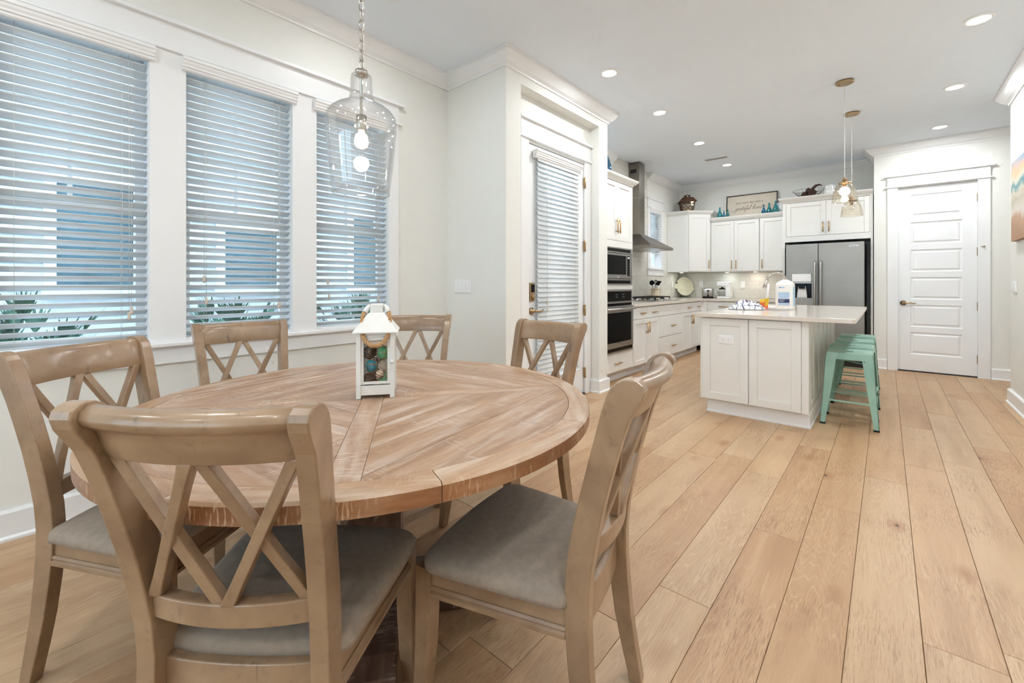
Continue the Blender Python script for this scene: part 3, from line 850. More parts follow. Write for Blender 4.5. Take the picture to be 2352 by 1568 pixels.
# ------------------------------------------------------------------ dining chairs
def chair_proto():
    e = empty('dining_chair', (0, 0, 0))
    # levels of a back post: z, front y, back y, centre x
    lv = [(0, -.236, -.272, .183), (.03, -.230, -.268, .182), (.10, -.213, -.256, .180), (.20, -.193, -.242, .177), (.30, -.180, -.234, .174), (.38, -.173, -.230, .172),
          (.45, -.171, -.230, .171), (.52, -.176, -.236, .172), (.60, -.190, -.250, .175), (.68, -.208, -.267, .179), (.76, -.229, -.288, .184), (.83, -.248, -.308, .189),
          (.885, -.263, -.327, .194), (.910, -.271, -.343, .196), (.930, -.278, -.355, .198), (.948, -.287, -.360, .199), (.960, -.298, -.356, .1995), (.968, -.312, -.345, .200), (.971, -.322, -.334, .200)]
    for s in (-1, 1):
        t_ = .0185
        B().loft([[(s * (cx - t_), yf, z), (s * (cx + t_), yf, z), (s * (cx + t_), yb, z), (s * (cx - t_), yb, z)] for z, yf, yb, cx in lv]).build('back_post', 'chair', e, bevel=.004)
    def yc(z):   # centre line of the back at height z
        for a, b_ in zip(lv, lv[1:]):
            if a[0] <= z <= b_[0]:
                f = (z - a[0]) / (b_[0] - a[0]); return (a[1] + (b_[1] - a[1]) * f + a[2] + (b_[2] - a[2]) * f) / 2
        return -.33
    # crest rail, bowed backwards, with a rolled top edge
    prof = [(.013, .865), (.010, .90), (.004, .935), (.000, .950), (-.006, .959), (-.018, .965), (-.032, .964), (-.044, .956), (-.049, .944), (-.045, .933), (-.034, .926), (-.026, .918), (-.022, .90), (-.013, .865)]
    y0 = yc(.865)
    rings = []
    n = 12; wt = .182
    for k in range(n + 1):
        xx = -wt + 2 * wt * k / n
        bow = -.030 * (1 - (xx / wt) ** 2)
        rings.append([(xx * (1 - .03 * (.965 - z) / .1), y0 + bow + py - (z - .865) * .12, z) for py, z in prof])
    bb = B().loft(rings, smooth=True)
    bb.build('crest_rail', 'chair', e, bevel=.002)
    # lower rail
    rings = []; wl = .160; zl0, zl1 = .528, .576; yl = yc(.56)
    for k in range(n + 1):
        xx = -wl + 2 * wl * k / n
        bow = -.026 * (1 - (xx / wl) ** 2)
        rings.append([(xx, yl + bow + .014, zl0), (xx, yl + bow + .010, zl1), (xx, yl + bow - .018, zl1), (xx, yl + bow - .014, zl0)])
    B().loft(rings).build('cross_rail', 'chair', e, bevel=.003)
    # two crosses
    def onback(xx, z, w_):
        bow = -.028 * (1 - min(1, (xx / w_)) ** 2)
        return Vector((xx, yc(z) + bow - .002, z))
    zt_, zb_ = .868, .574
    for s in (-1, 1):
        xo_t, xo_b = s * .163, s * .147
        for (a, b_, off) in (((xo_t, zt_), (s * .010, zb_), .004 if s < 0 else -.003), ((s * .010, zt_), (xo_b, zb_), -.003 if s < 0 else .004)):
            rings = []
            for k in range(7):
                f = k / 6
                xx = a[0] + (b_[0] - a[0]) * f; z = a[1] + (b_[1] - a[1]) * f
                p = onback(xx, z, .17)
                dx, dz = b_[0] - a[0], b_[1] - a[1]; L = math.hypot(dx, dz)
                nx, nz = -dz / L * .0110, dx / L * .0110
                th = .011
                if f in (0, 1): nx, nz = math.copysign(.0135, nx), 0
                rings.append([(p.x - nx, p.y + off - th, p.z - nz), (p.x + nx, p.y + off - th, p.z + nz), (p.x + nx, p.y + off + th, p.z + nz), (p.x - nx, p.y + off + th, p.z - nz)])
            B().loft(rings).build('cross_slat', 'chair', e, bevel=.0025)
    # seat frame
    zt, zb = .422, .352
    def apron(p0, p1, outward):
        d_ = (Vector((*p1, 0)) - Vector((*p0, 0))); L = d_.length; a = math.atan2(d_.y, d_.x)
        bb = B().box(0, L, -.011, .011, zb, zt)
        o = bb.build('apron', 'chair', e, loc=(p0[0], p0[1], 0), rot=(0, 0, a))
        s = outward
        pr = [(.010, zb - .002), (.020, zb), (.020, zb + .010), (.015, zb + .014), (.018, zb + .020), (.014, zb + .026), (.010, zb + .026)]
        B().loft([[(0, s * q, z) for q, z in pr], [(L, s * q, z) for q, z in pr]]).build('moulding', 'chair', o)
    apron((-.172, -.172), (-.212, .190), 1)
    apron((.172, -.172), (.212, .190), -1)
    apron((-.190, .205), (.190, .205), 1)
    rings = []
    for k in range(n + 1):
        xx = -.155 + .31 * k / n
        bow = -.012 * (1 - (xx / .155) ** 2)
        rings.append([(xx, -.176 + bow, .345), (xx, -.176 + bow, .430), (xx, -.202 + bow, .430), (xx, -.202 + bow, .345)])
    B().loft(rings).build('apron', 'chair', e, bevel=.003)
    # front legs
    for s in (-1, 1):
        rings = []
        for z, cx, cy2, h in ((0, .213, .240, .016), (.05, .2125, .231, .018), (.12, .212, .221, .0205), (.22, .2115, .213, .0225), (.34, .211, .210, .0235), (.424, .211, .209, .024)):
            rings.append([(s * cx - h, cy2 - h, z), (s * cx + h, cy2 - h, z), (s * cx + h, cy2 + h, z), (s * cx - h, cy2 + h, z)])
        B().loft(rings).build('leg', 'chair', e, bevel=.003)
    # cushion: rounded trapezoid with a soft crown
    out = []
    def corner(cx, cy2, r_, a0, a1, m=6):
        return [(cx + r_ * math.cos(R(a0 + (a1 - a0) * k / m)), cy2 + r_ * math.sin(R(a0 + (a1 - a0) * k / m))) for k in range(m + 1)]
    out += corner(.195, .165, .055, 0, 70)
    out += [(.12, .226), (.06, .230), (0, .232), (-.06, .230), (-.12, .226)]
    out += corner(-.195, .165, .055, 110, 180)
    out += [(-.236, .05), (-.222, -.06)]
    out += corner(-.178, -.150, .032, 185, 250)
    out += [(-.09, -.192), (0, -.196), (.09, -.192)]
    out += corner(.178, -.150, .032, 290, 355)
    out += [(.222, -.06), (.236, .05)]
    rings = []
    for f, z in ((.965, .424), (.995, .428), (1.0, .440), (.985, .452), (.955, .460), (.88, .467), (.70, .473), (.45, .477), (.2, .479), (.02, .4795)):
        rings.append([(x_ * f, .012 + (y_ - .012) * f, z) for x_, y_ in out])
    B().loft(rings, smooth=True).build('seat_cushion', 'seat', e)
    return e
CH = chair_proto()
chairs = [(-1.09, .457, 38.5, 'cross-back dining chair nearest the camera, its back turned to us'),
          (-1.80, .334, -56.2, 'cross-back dining chair at far left, in front of the left blind'),
          (-.77, .983, 102.2, 'cross-back dining chair at the right of the table, nearest the island, full seat in view'),
          (-2.279, .786, 266.1, 'cross-back dining chair behind the table, in front of the middle blind'),
          (-2.108, 1.509, 222.0, 'cross-back dining chair behind the table, partly hidden by the white lantern'),
          (-1.402, 1.602, 177.4, 'cross-back dining chair behind the table, in front of the glazed door')]
for i, (x_, y_, rz, lab) in enumerate(chairs):
    o = CH if i == 0 else copy_tree(CH)
    o.location = (x_, y_, 0); o.rotation_euler = (0, 0, R(rz))
    tag(o, lab, 'chair', 'cross-back chairs around the dining table')

# ------------------------------------------------------------------ table lantern and what is in it
LX, LY = -1.435, .894
la = R(53)
lan = empty('candle_lantern', (LX, LY, TZ + .001), la, 'white metal lantern with rope handle in the middle of the table', 'lantern')
hw = .058
for sx in (-1, 1):
    for sy in (-1, 1):
        B().cbox((sx * hw, sy * hw, .117), (.016, .016, .234)).build('corner_post', 'lantern', lan, bevel=.001)
B().box(-hw, hw, -hw, hw, .022, .034).build('floor_plate', 'lantern', lan)
for k in range(4):
    B().box(-hw + .008, hw - .008, -hw - .004, -hw + .004, .012, .046).build('rail', 'lantern', lan, rot=(0, 0, R(90) * k))
    B().box(-hw + .008, hw - .008, -hw - .005, -hw + .003, .220, .234).build('rail', 'lantern', lan, rot=(0, 0, R(90) * k))
    dr = B().box(-.050, -.041, -hw - .003, -hw + .003, .050, .217).box(.041, .050, -hw - .003, -hw + .003, .050, .217).box(-.041, .041, -hw - .003, -hw + .003, .050, .060).box(-.041, .041, -hw - .003, -hw + .003, .208, .217)
    do = dr.build('door_frame' if k == 0 else 'side_frame', 'lantern', lan, rot=(0, 0, R(90) * k))
    B().box(-.042, .042, -hw - .0008, -hw + .0008, .060, .207).build('pane', 'jar', do)
    if k == 0:
        B().lathe([(.002, 0), (.007, .002), (.007, .004), (.002, .006)], c=(0, 0, 0), seg=10).build('knob', 'lantern', do, loc=(.056, -hw - .008, .130), rot=(R(90), 0, 0))
q = lambda h, z: [(-h, -h, z), (h, -h, z), (h, h, z), (-h, h, z)]
B().loft([q(.078, .234), q(.078, .238), q(.030, .300), q(.024, .304)]).build('roof', 'lantern', lan)
B().box(-.023, .023, -.023, .023, .302, .336).build('chimney', 'lantern', lan, bevel=.004)
for sx in (-1, 1):
    B().tube([(sx * .025, -.0, .326), (sx * .033, -.006, .320), (sx * .042, -.022, .304)], .0095, 10).build('rope_sleeve', 'lantern', lan)
# three strands twisted into a hanging loop
path = []
for k in range(61):
    f = k / 60
    a = math.pi * f
    path.append(Vector((-.044 * math.cos(a) - .018 * math.sin(a) * math.cos(a) * 1.2, -.022 - .060 * math.sin(a) ** .8, .304 - .114 * math.sin(a))))
rb = B()
for s in range(3):
    pts = []
    for k, p in enumerate(path):
        d_ = (path[min(k + 1, 60)] - path[max(k - 1, 0)]).normalized()
        u = d_.orthogonal().normalized() if k == 0 else (u - d_ * u.dot(d_)).normalized()
        v_ = d_.cross(u)
        ph = k * .62 + s * 2.094
        pts.append(p + (u * math.cos(ph) + v_ * math.sin(ph)) * .0042)
    rb.tube(pts, .0042, 6)
rb.build('rope_handle', 'rope', lan)
def in_lantern(x_, y_, z_):
    c_, s_ = math.cos(la), math.sin(la)
    return (LX + c_ * x_ - s_ * y_, LY + s_ * x_ + c_ * y_, TZ + .001 + z_)
def twig_ball(name, p, r_, mat, n, th, label, cat):
    bb = B()
    for k in range(n):
        ax = Vector((random.gauss(0, 1), random.gauss(0, 1), random.gauss(0, 1))).normalized()
        u = ax.orthogonal().normalized(); v_ = ax.cross(u); rr_ = r_ * random.uniform(.86, 1.0)
        bb.tube([u * math.cos(a) * rr_ + v_ * math.sin(a) * rr_ + ax * random.uniform(-.15, .15) * r_ for a in [6.283 * j / 14 for j in range(14)]], th, 4, closed=True)
    return bb.build(name, mat, loc=p, label=label, cat=cat)
def net_ball(p, r_, mat, label):
    o = B().ball((0, 0, 0), r_ * .97, 18, 12).build('glass_float', mat, loc=p, label=label, cat='glass float', group='glass fishing floats in the lantern')
    bb = B()
    for k in range(5):
        ax = Vector((random.gauss(0, 1), random.gauss(0, 1), random.gauss(0, .6))).normalized()
        u = ax.orthogonal().normalized(); v_ = ax.cross(u)
        bb.tube([u * math.cos(a) * r_ + v_ * math.sin(a) * r_ for a in [6.283 * j / 16 for j in range(16)]], .0011, 4, closed=True)
    bb.build('netting', 'rope', o)
rb_ = .0245
twig_ball('vine_ball', in_lantern(-.025, -.022, .060), rb_, 'twig', 30, .0011, 'brown vine ball at bottom left in the lantern', 'ball')
net_ball(in_lantern(.025, -.022, .060), rb_, 'greenglass', 'green glass float at bottom right in the lantern')
twig_ball('vine_ball', in_lantern(.0, .027, .060), rb_, 'twig', 24, .0011, 'brown vine ball at the back of the lantern floor', 'ball')
net_ball(in_lantern(-.020, -.020, .109), rb_, 'blueglass', 'turquoise glass float in the middle of the lantern')
twig_ball('rattan_ball', in_lantern(.027, -.022, .108), .0225, 'rattan', 34, .0010, 'pale rattan ball at right in the lantern', 'ball')
twig_ball('vine_ball', in_lantern(-.025, -.020, .158), rb_, 'twig', 30, .0011, 'dark vine ball at top left in the lantern', 'ball')
net_ball(in_lantern(.025, -.020, .156), rb_, 'greenglass', 'green glass float at top right in the lantern')
twig_ball('vine_ball', in_lantern(.0, .027, .110), rb_, 'twig', 22, .0011, 'brown vine ball behind the turquoise float', 'ball')
twig_ball('vine_ball', in_lantern(.0, .027, .160), rb_, 'twig', 22, .0011, 'brown vine ball at the top back of the lantern', 'ball')
sh = empty('seashell', in_lantern(.004, -.048, .066), la, 'pale spired seashell with rust bands leaning on the lantern glass', 'shell')
sh.rotation_euler = (R(6), R(28), la)
prev = []
for k in range(17):
    f = k / 16
    r_ = .0035 + .0105 * math.sin(math.pi * min(1, f * 1.7) / 2) if f < .6 else .014 * (1 - f) / .4 + .0006
    prev.append((r_ * (1 + .10 * (k % 2)), .042 * f))
B().lathe(prev, seg=14).build('whorls', 'shell', sh)
for f, r_ in ((.25, .0125), (.45, .0150), (.66, .0132)):
    B().tube([(r_ * math.cos(a), r_ * math.sin(a), .042 * f) for a in [6.283 * q_ / 16 for q_ in range(16)]], .0012, 4, closed=True).build('band', 'rust', sh)

# ------------------------------------------------------------------ dining pendant
PXx, PYy = -1.466, .848
pen = empty('pendant_lamp', (PXx, PYy, 0), label='large clear glass jug pendant hanging on a chain over the dining table', cat='lamp')
prof = [(.1005, 1.502), (.104, 1.53), (.112, 1.60), (.120, 1.67), (.126, 1.74), (.1265, 1.765), (.122, 1.785), (.110, 1.803), (.092, 1.818), (.072, 1.828), (.056, 1.836), (.046, 1.848), (.041, 1.865), (.0385, 1.89), (.0385, 1.925), (.037, 1.936), (.031, 1.941), (.020, 1.942)]
B().shell(prof, .0028, seg=48).build('glass_shade', 'jar', pen)
B().tube([(.0992 * math.cos(a), .0992 * math.sin(a), 1.502) for a in [6.2832 * k / 48 for k in range(48)]], .0028, 8, closed=True).build('glass_rim', 'jar', pen)
B().lathe([(.004, 1.962), (.022, 1.956), (.024, 1.946), (.024, 1.938), (.010, 1.932), (.006, 1.926), (.006, 1.80), (.006, 1.79)], seg=16).build('stem', 'nickel', pen)
B().lathe([(.008, 1.795), (.0185, 1.790), (.0185, 1.735), (.016, 1.733)], seg=18).build('socket', 'nickel', pen)
bu = B().ball((0, 0, 1.695), .040, 20, 14).lathe([(.014, 1.74), (.016, 1.728)], seg=14)
bo = bu.build('bulb', 'jar', pen)
B().lathe([(.008, 1.728), (.019, 1.720), (.023, 1.706), (.018, 1.690), (.009, 1.680), (.002, 1.677)], seg=16).build('filament', 'bulb', bo)
lamp('bulb_light', 'POINT', pen, (0, 0, 1.70), 14, (1, .88, .72), .03)
def link():
    L, Wd = .0160, .0095
    pts = []
    for k in range(16):
        a = 6.283 * k / 16
        pts.append((Wd * math.cos(a), 0, L * math.sin(a) + math.copysign(.006, math.sin(a))))
    return B().tube(pts, .0026, 6, closed=True).mesh('chain_link')
lm = link(); lm.materials.append(MT['nickel'])
z = 1.975; k = 0
while z < 3.03:
    place('chain_link', lm, pen, (0, 0, z), (0, 0, R(90 * (k % 2) + 25))); z += .037; k += 1
B().tube([(.004, 0, 1.96), (.004, .002, 2.5), (.004, 0, 3.03)], .0018, 6).build('cord', 'cord', pen)
B().lathe([(.01, 3.01), (.05, 3.025), (.062, 3.04), (.062, 3.05)], seg=24).build('ceiling_canopy', 'nickel', pen)
# ------------------------------------------------------------------ cabinets
def pull(parent, c, length, vertical, n=-1):
    """brass bar pull; the front of a cabinet looks along local -y"""
    x_, y_, z_ = c
    bb = B()
    h = length / 2
    if vertical:
        bb.tube([(x_, y_ - .030, z_ - h), (x_, y_ - .030, z_ + h)], .0075, 8)
        for s in (-1, 1): bb.tube([(x_, y_, z_ + s * h * .72), (x_, y_ - .030, z_ + s * h * .72)], .0055, 6)
    else:
        bb.tube([(x_ - h, y_ - .030, z_), (x_ + h, y_ - .030, z_)], .0075, 8)
        for s in (-1, 1): bb.tube([(x_ + s * h * .72, y_, z_), (x_ + s * h * .72, y_ - .030, z_)], .0055, 6)
    return bb.build('handle', 'brass', parent)

def shaker(x0, x1, z0, z1, f=.058, rec=.010, t_=.020):
    g = .0016
    x0 += g; x1 -= g; z0 += g; z1 -= g
    bb = B()
    bb.box(x0, x0 + f, 0, t_, z0, z1).box(x1 - f, x1, 0, t_, z0, z1)
    bb.box(x0 + f, x1 - f, 0, t_, z0, z0 + f).box(x0 + f, x1 - f, 0, t_, z1 - f, z1)
    bb.box(x0 + f, x1 - f, rec, t_ - .002, z0 + f, z1 - f)
    return bb
def flat(x0, x1, z0, z1, t_=.020):
    g = .0016
    return B().box(x0 + g, x1 - g, 0, t_, z0 + g, z1 - g)

def cabinet(name, label, loc, rz, w_, dpt, z0, z1, fronts, toe=True, cat='cabinet', group=None, body=None):
    e = empty(name, loc, rz, label, cat, group)
    bb = B()
    for bx in (body or [(0, w_, .021, dpt, z0, z1)]): bb.box(*bx)
    bb.build('carcass', 'cab', e)
    if toe:
        B().box(0, w_, .075, .095, 0, z0).build('toe_kick', 'toe', e)
    for f in fronts:
        kind, x0, x1, a, c = f[:5]
        o = (shaker if kind == 'door' else flat)(x0, x1, a, c).build('door' if kind == 'door' else 'drawer', 'cab', e, bevel=.0015, bseg=1)
        for hx, hz, hl, vert in f[5:]:
            pull(o, (hx, 0, hz), hl, vert)
    return e

KX = -2.44
Q = R(90)
# oven tower (local x runs along world +y)
tw = .84
tower = cabinet('oven_tower_cabinet', 'tall white cabinet housing microwave and wall oven', (KX, 4.33, 0), Q, tw, .605, .11, 2.41,
    [('door', .02, tw / 2, 1.69, 2.395, (tw / 2 - .032, 1.86, .17, True)), ('door', tw / 2, tw - .02, 1.69, 2.395, (tw / 2 + .032, 1.86, .17, True)),
     ('drawer', .02, tw - .02, .125, .325, (tw / 2, .225, .17, False))],
    body=[(0, .02, 0.0, .605, .11, 2.41), (tw - .02, tw, 0.0, .605, .11, 2.41), (.02, tw - .02, .021, .605, .11, .352), (.02, tw - .02, .0, .605, 1.106, 1.158), (.02, tw - .02, .0, .605, 1.607, 1.688),
          (.02, tw - .02, .021, .605, 1.688, 2.41), (.02, tw - .02, .0, .02, .327, .352), (.02, tw - .02, .56, .605, .352, 1.607)])
CRP = [(0, 2.395), (.006, 2.395), (.012, 2.41), (.03, 2.422), (.05, 2.442), (.058, 2.455), (.062, 2.468), (0, 2.468)]
B().sweep([(tw, .605), (tw, 0), (.002, 0)], CRP, 1).box(0, tw, 0, .605, 2.41, 2.466).build('cornice', 'cab', tower)

# microwave
mw = empty('microwave', (KX, 4.36, 1.158), Q, 'built-in stainless microwave with black glass door above the oven', 'microwave')
W = .78; H0 = .449
B().box(0, W, -.012, .012, 0, .016).box(0, W, -.012, .012, H0 - .016, H0).box(0, .045, -.012, .012, .016, H0 - .016).box(W - .045, W, -.012, .012, .016, H0 - .016).box(.045, W - .045, -.012, .012, .055, .072).box(.045, W - .045, -.012, .012, H0 - .066, H0 - .052).build('trim_frame', 'steel', mw, bevel=.002)
B().box(.045, W - .045, -.002, .012, .016, .055).build('vent', 'black', mw)
B().box(.045, W - .045, -.002, .012, H0 - .052, H0 - .016).build('vent', 'black', mw)
B().box(.02, W - .02, .013, .50, .02, H0 - .02).build('case', 'dsteel', mw)
do = B().box(.050, W - .050, -.016, .012, .078, H0 - .072).build('door', 'steel', mw, bevel=.003)
B().box(.075, W - .185, -.018, -.016, .125, H0 - .095).build('window', 'black', do, bevel=.001)
B().box(W - .150, W - .085, -.018, -.016, .110, H0 - .090).build('control_panel', 'black', do)
B().box(W - .140, W - .095, -.0185, -.018, H0 - .125, H0 - .105).build('display', 'display', do)
for r_ in range(5):
    for c_ in range(3):
        B().cbox((W - .134 + c_ * .0165, -.0188, .13 + r_ * .032), (.012, .001, .016)).build('key', 'matte', do)
B().box(W / 2 - .03, W / 2 + .03, -.0185, -.016, .085, .108).build('badge', 'chrome', do)
# oven
ov = empty('built_in_oven', (KX, 4.36, .352), Q, 'built-in stainless wall oven below the microwave', 'oven')
HO = .752
B().box(.01, W - .01, .016, .54, .0, HO).build('case', 'dsteel', ov)
B().box(0, W, -.012, .014, HO - .165, HO).build('control_panel', 'steel', ov, bevel=.003)
cp = B().box(.04, W - .04, -.0145, -.012, HO - .140, HO - .022).build('glass_panel', 'black', ov)
for c_ in range(4):
    for s in (0, 1):
        B().cbox((.34 + s * .17 + (c_ % 2) * .03, -.0148, HO - .06 - (c_ // 2) * .03), (.010, .001, .004)).build('key', 'display', cp)
B().box(0, W, -.004, .014, HO - .195, HO - .165).build('vent', 'black', ov)
do = B().box(0, W, -.022, .010, .060, HO - .197).build('door', 'steel', ov, bevel=.004)
B().box(.06, W - .06, -.024, -.022, .125, HO - .275).build('window', 'black', do, bevel=.001)
hd = B().tube([(.02, -.062, HO - .232), (W / 2, -.070, HO - .232), (W - .02, -.062, HO - .232)], .016, 12)
for s in (.05, W - .05): hd.tube([(s, -.02, HO - .232), (s, -.062, HO - .232)], .010, 8)
hd.build('handle', 'steel', do)
B().cbox((W / 2, -.0245, .112), (.05, .001, .008)).build('badge', 'chrome', do)
B().box(0, W, -.014, .012, .018, .058).build('lower_vent', 'black', ov)
B().box(0, W, -.018, .012, .0, .018).build('lower_trim', 'steel', ov)

# base run along the side wall
DT = .865; DB = .712
cabinet('base_cabinet', 'white base cabinet with two drawers and two doors right of the oven', (KX, 5.175, 0), Q, .835, .605, .11, .876,
    [('drawer', .03, .4325, DB, DT, (.285, .785, .14, False)), ('drawer', .4325, .835, DB, DT, (.665, .785, .14, False)),
     ('door', .03, .4325, .115, DB - .004, (.40, .59, .15, True)), ('door', .4325, .835, .115, DB - .004, (.465, .59, .15, True))], group='white base cabinets')
cabinet('base_cabinet', 'white drawer base under the cooktop', (KX, 6.012, 0), Q, .908, .605, .11, .876,
    [('drawer', 0, .908, DB, DT), ('drawer', 0, .908, .408, DB - .004, (.53, .552, .15, False)), ('drawer', 0, .908, .115, .404, (.53, .252, .15, False))], group='white base cabinets')
cabinet('base_cabinet', 'white base cabinet with two drawers and doors left of the corner', (KX, 6.922, 0), Q, .94, .605, .11, .876,
    [('drawer', 0, .46, DB, DT, (.32, .785, .14, False)), ('drawer', .46, .90, DB, DT, (.80, .785, .14, False)),
     ('door', 0, .46, .115, DB - .004, (.43, .59, .15, True)), ('door', .46, .90, .115, DB - .004, (.49, .59, .15, True))], group='white base cabinets', body=[(0, .94, .021, .605, .11, .876), (.90, 1.003, 0, .30, .11, .876)])
cabinet('base_cabinet', 'white drawer base below the coffee maker on the end wall', (-2.42, 7.925, 0), 0, .635, .60, .11, .876,
    [('drawer', .06, .635, DB, DT, (.335, .785, .16, False)), ('drawer', .06, .635, .408, DB - .004, (.335, .55, .16, False)), ('drawer', .06, .635, .115, .404, (.335, .25, .16, False))], group='white base cabinets', body=[(0, .635, .021, .60, .11, .876), (-.045, .058, .0, .10, .11, .876)])
cabinet('base_cabinet', 'white base cabinet on the end wall left of the refrigerator', (-1.78, 7.925, 0), 0, .55, .60, .11, .876,
    [('drawer', 0, .55, DB, DT, (.275, .785, .14, False)), ('door', 0, .55, .115, DB - .004, (.05, .59, .15, True))], group='white base cabinets')
# worktop
B().prism([(XL + .012, 5.172), (-2.412, 5.172), (-2.412, 7.895), (-1.228, 7.895), (-1.228, YB - .012), (XL + .012, YB - .012)], .877, .915).build('countertop', 'quartz', bevel=.003, label='cream quartz L-shaped worktop on the white base cabinets', cat='countertop')

# upper cabinets
e = empty('corner_wall_cabinet', (-2.682, 7.905, 0), 0, 'tall diagonal corner wall cabinet with one door, lantern on top', 'cabinet')
diag = [(-.364, 0), (0, 0), (.297, .297), (.297, .613), (-.364, .613)]
B().prism(diag, 1.388, 2.42).build('carcass', 'cab', e)
B().box(-.364, -.05, -.006, 0, 1.388, 2.41).build('end_panel', 'cab', e)
dd = shaker(.012, .40, 1.40, 2.405).build('door', 'cab', e, loc=(.0, -.028, 0), rot=(0, 0, R(45)))
dd.location = (.0141, -.0141, 0)
pull(dd, (.37, 0, 1.52), .15, True)
B().sweep([(.297, .60), (.297, .297), (0, 0), (-.364, 0)], [(a, z + .005) for a, z in CRP], 1).prism(diag, 2.42, 2.466).build('cornice', 'cab', e)
UP = [(0, 2.272), (.006, 2.272), (.012, 2.284), (.03, 2.296), (.046, 2.318), (.052, 2.330), (.056, 2.342), (0, 2.342)]
def upper(x0, x1, doors, label):
    e_ = cabinet('wall_cabinet', label, (x0, 8.20, 0), 0, x1 - x0, .327, 1.388, 2.29, doors, toe=False, group='white wall cabinets')
    B().sweep([(x1 - x0, 0), (0, 0)], UP, 1).box(0, x1 - x0, 0, .327, 2.29, 2.340).build('cornice', 'cab', e_)
upper(-2.383, -1.610, [('door', .006, .387, 1.395, 2.268, (.352, 1.505, .15, True)), ('door', .387, .770, 1.395, 2.268, (.422, 1.505, .15, True))], 'white two-door wall cabinet below the framed sign')
upper(-1.608, -1.228, [('door', .005, .378, 1.395, 2.268, (.04, 1.505, .15, True))], 'narrow white one-door wall cabinet left of the refrigerator')
e = cabinet('fridge_cabinet', 'deep white two-door cabinet over and around the refrigerator', (-1.225, 7.90, 0), 0, 1.085, .62, 1.815, 2.42,
    [('door', .045, .548, 1.90, 2.412, (.512, 2.02, .15, True)), ('door', .548, 1.05, 1.90, 2.412, (.584, 2.02, .15, True))], toe=False,
    body=[(0, 1.085, .021, .62, 1.815, 2.42), (0, .028, .0, .62, 0, 1.815), (1.06, 1.085, 0, .62, 0, 1.815), (0, .043, 0, .021, 1.815, 2.42), (1.052, 1.085, 0, .021, 1.815, 2.42), (.043, 1.052, .002, .021, 1.815, 1.898)])
B().sweep([(1.085, 0), (0, 0), (0, .20)], [(a, z + .03) for a, z in CRP], 1).box(0, 1.085, 0, .62, 2.42, 2.496).build('cornice', 'cab', e)

# refrigerator
fr = empty('refrigerator', (-1.162, 7.745, 0), 0, 'stainless side-by-side refrigerator with a water dispenser', 'refrigerator')
W = .935; HF = 1.765
B().box(.0, W, .075, .74, .03, HF - .005).build('case', 'matte', fr, bevel=.004)
B().box(.0, W, .02, .075, .0, .075).build('kick_grille', 'matte', fr)
dl = B()
xs = .404
# left door built around the dispenser opening
ox0, ox1, oz0, oz1 = .075, .328, .948, 1.325
dl.box(.003, ox0, 0, .07, .085, HF).box(ox1, xs - .003, 0, .07, .085, HF).box(ox0, ox1, 0, .07, .085, oz0).box(ox0, ox1, 0, .07, oz1, HF)
dl_o = dl.build('freezer_door', 'fridge', fr)
B().box(ox0, ox1, .060, .070, oz0, oz1).build('dispenser_niche', 'black', dl_o)
B().box(ox0 + .004, ox1 - .004, -.008, .058, 1.205, oz1 - .003).build('dispenser_panel', 'plastic', dl_o, bevel=.004)
B().box(ox0 + .004, ox1 - .004, -.010, .050, 1.178, 1.204).build('dispenser_lip', 'steel', dl_o)
B().box(ox0, ox0 + .004, .004, .06, oz0 + .012, 1.178).box(ox1 - .004, ox1, .004, .06, oz0 + .012, 1.178).build('niche_liner', 'black', dl_o)
B().prism([(ox0 + .06, .962), (ox1 - .06, .962), (ox1 - .08, 1.15), (ox0 + .08, 1.15)], .045, .059, 'y').build('paddle', 'plastic', dl_o, bevel=.003)
B().prism([(ox0 + .09, 1.10), (ox1 - .09, 1.10), (ox1 - .075, 1.178), (ox0 + .075, 1.178)], .012, .039, 'y').build('nozzle', 'black', dl_o)
B().box(ox0, ox1, -.002, .06, oz0, oz0 + .012).build('drip_tray', 'steel', dl_o)
for s in (-.03, .03): B().cbox(((ox0 + ox1) / 2 + s, -.0085, 1.28), (.012, .001, .010)).build('indicator', 'display', dl_o)
dr_o = B().box(xs + .003, W - .003, 0, .07, .085, HF).build('fridge_door', 'fridge', fr, bevel=.006)
B().box(.765, .865, -.002, 0, 1.700, 1.722).build('badge', 'chrome', dr_o)
B().box(.771, .859, -.0025, -.002, 1.704, 1.718).build('badge_plate', 'fridge', dr_o)
for x_, p in ((xs - .036, dl_o), (xs + .036, dr_o)):
    hb = B().tube([(x_, -.002, 1.50), (x_, -.045, 1.485), (x_, -.055, 1.45), (x_, -.058, 1.05), (x_, -.055, .66), (x_, -.045, .625), (x_, -.002, .61)], [.013, .015, .016, .016, .016, .015, .013], 12)
    hb.build('handle', 'steel', p)

# range hood
hd = empty('range_hood', (XL + .012, 6.40, 1.70), 0, 'stainless chimney range hood over the cooktop', 'range hood')
rect = lambda x1, h, z: [(0, -h, z), (x1, -h, z), (x1, h, z), (0, h, z)]
B().loft([rect(.495, .435, 0), rect(.495, .435, .035), rect(.185, .11, .235)]).build('canopy', 'dsteel', hd)
B().box(.02, .475, -.41, .41, -.006, 0).build('filter', 'steel', hd)
for s in (-.2, .2): B().lathe([(.03, -.010), (.03, -.006)], c=(.40, s, 0), seg=14).build('hood_lamp', 'plastic', hd)
ch = B().box(0, .172, -.10, .10, .235, 1.335).build('chimney', 'dsteel', hd, bevel=.002)
B().box(.03, .13, -.1015, -.10, 1.18, 1.24).build('vent', 'matte', ch)
B().box(-.0, .1735, -.1012, .1012, .79, .795).build('seam', 'steel', ch)

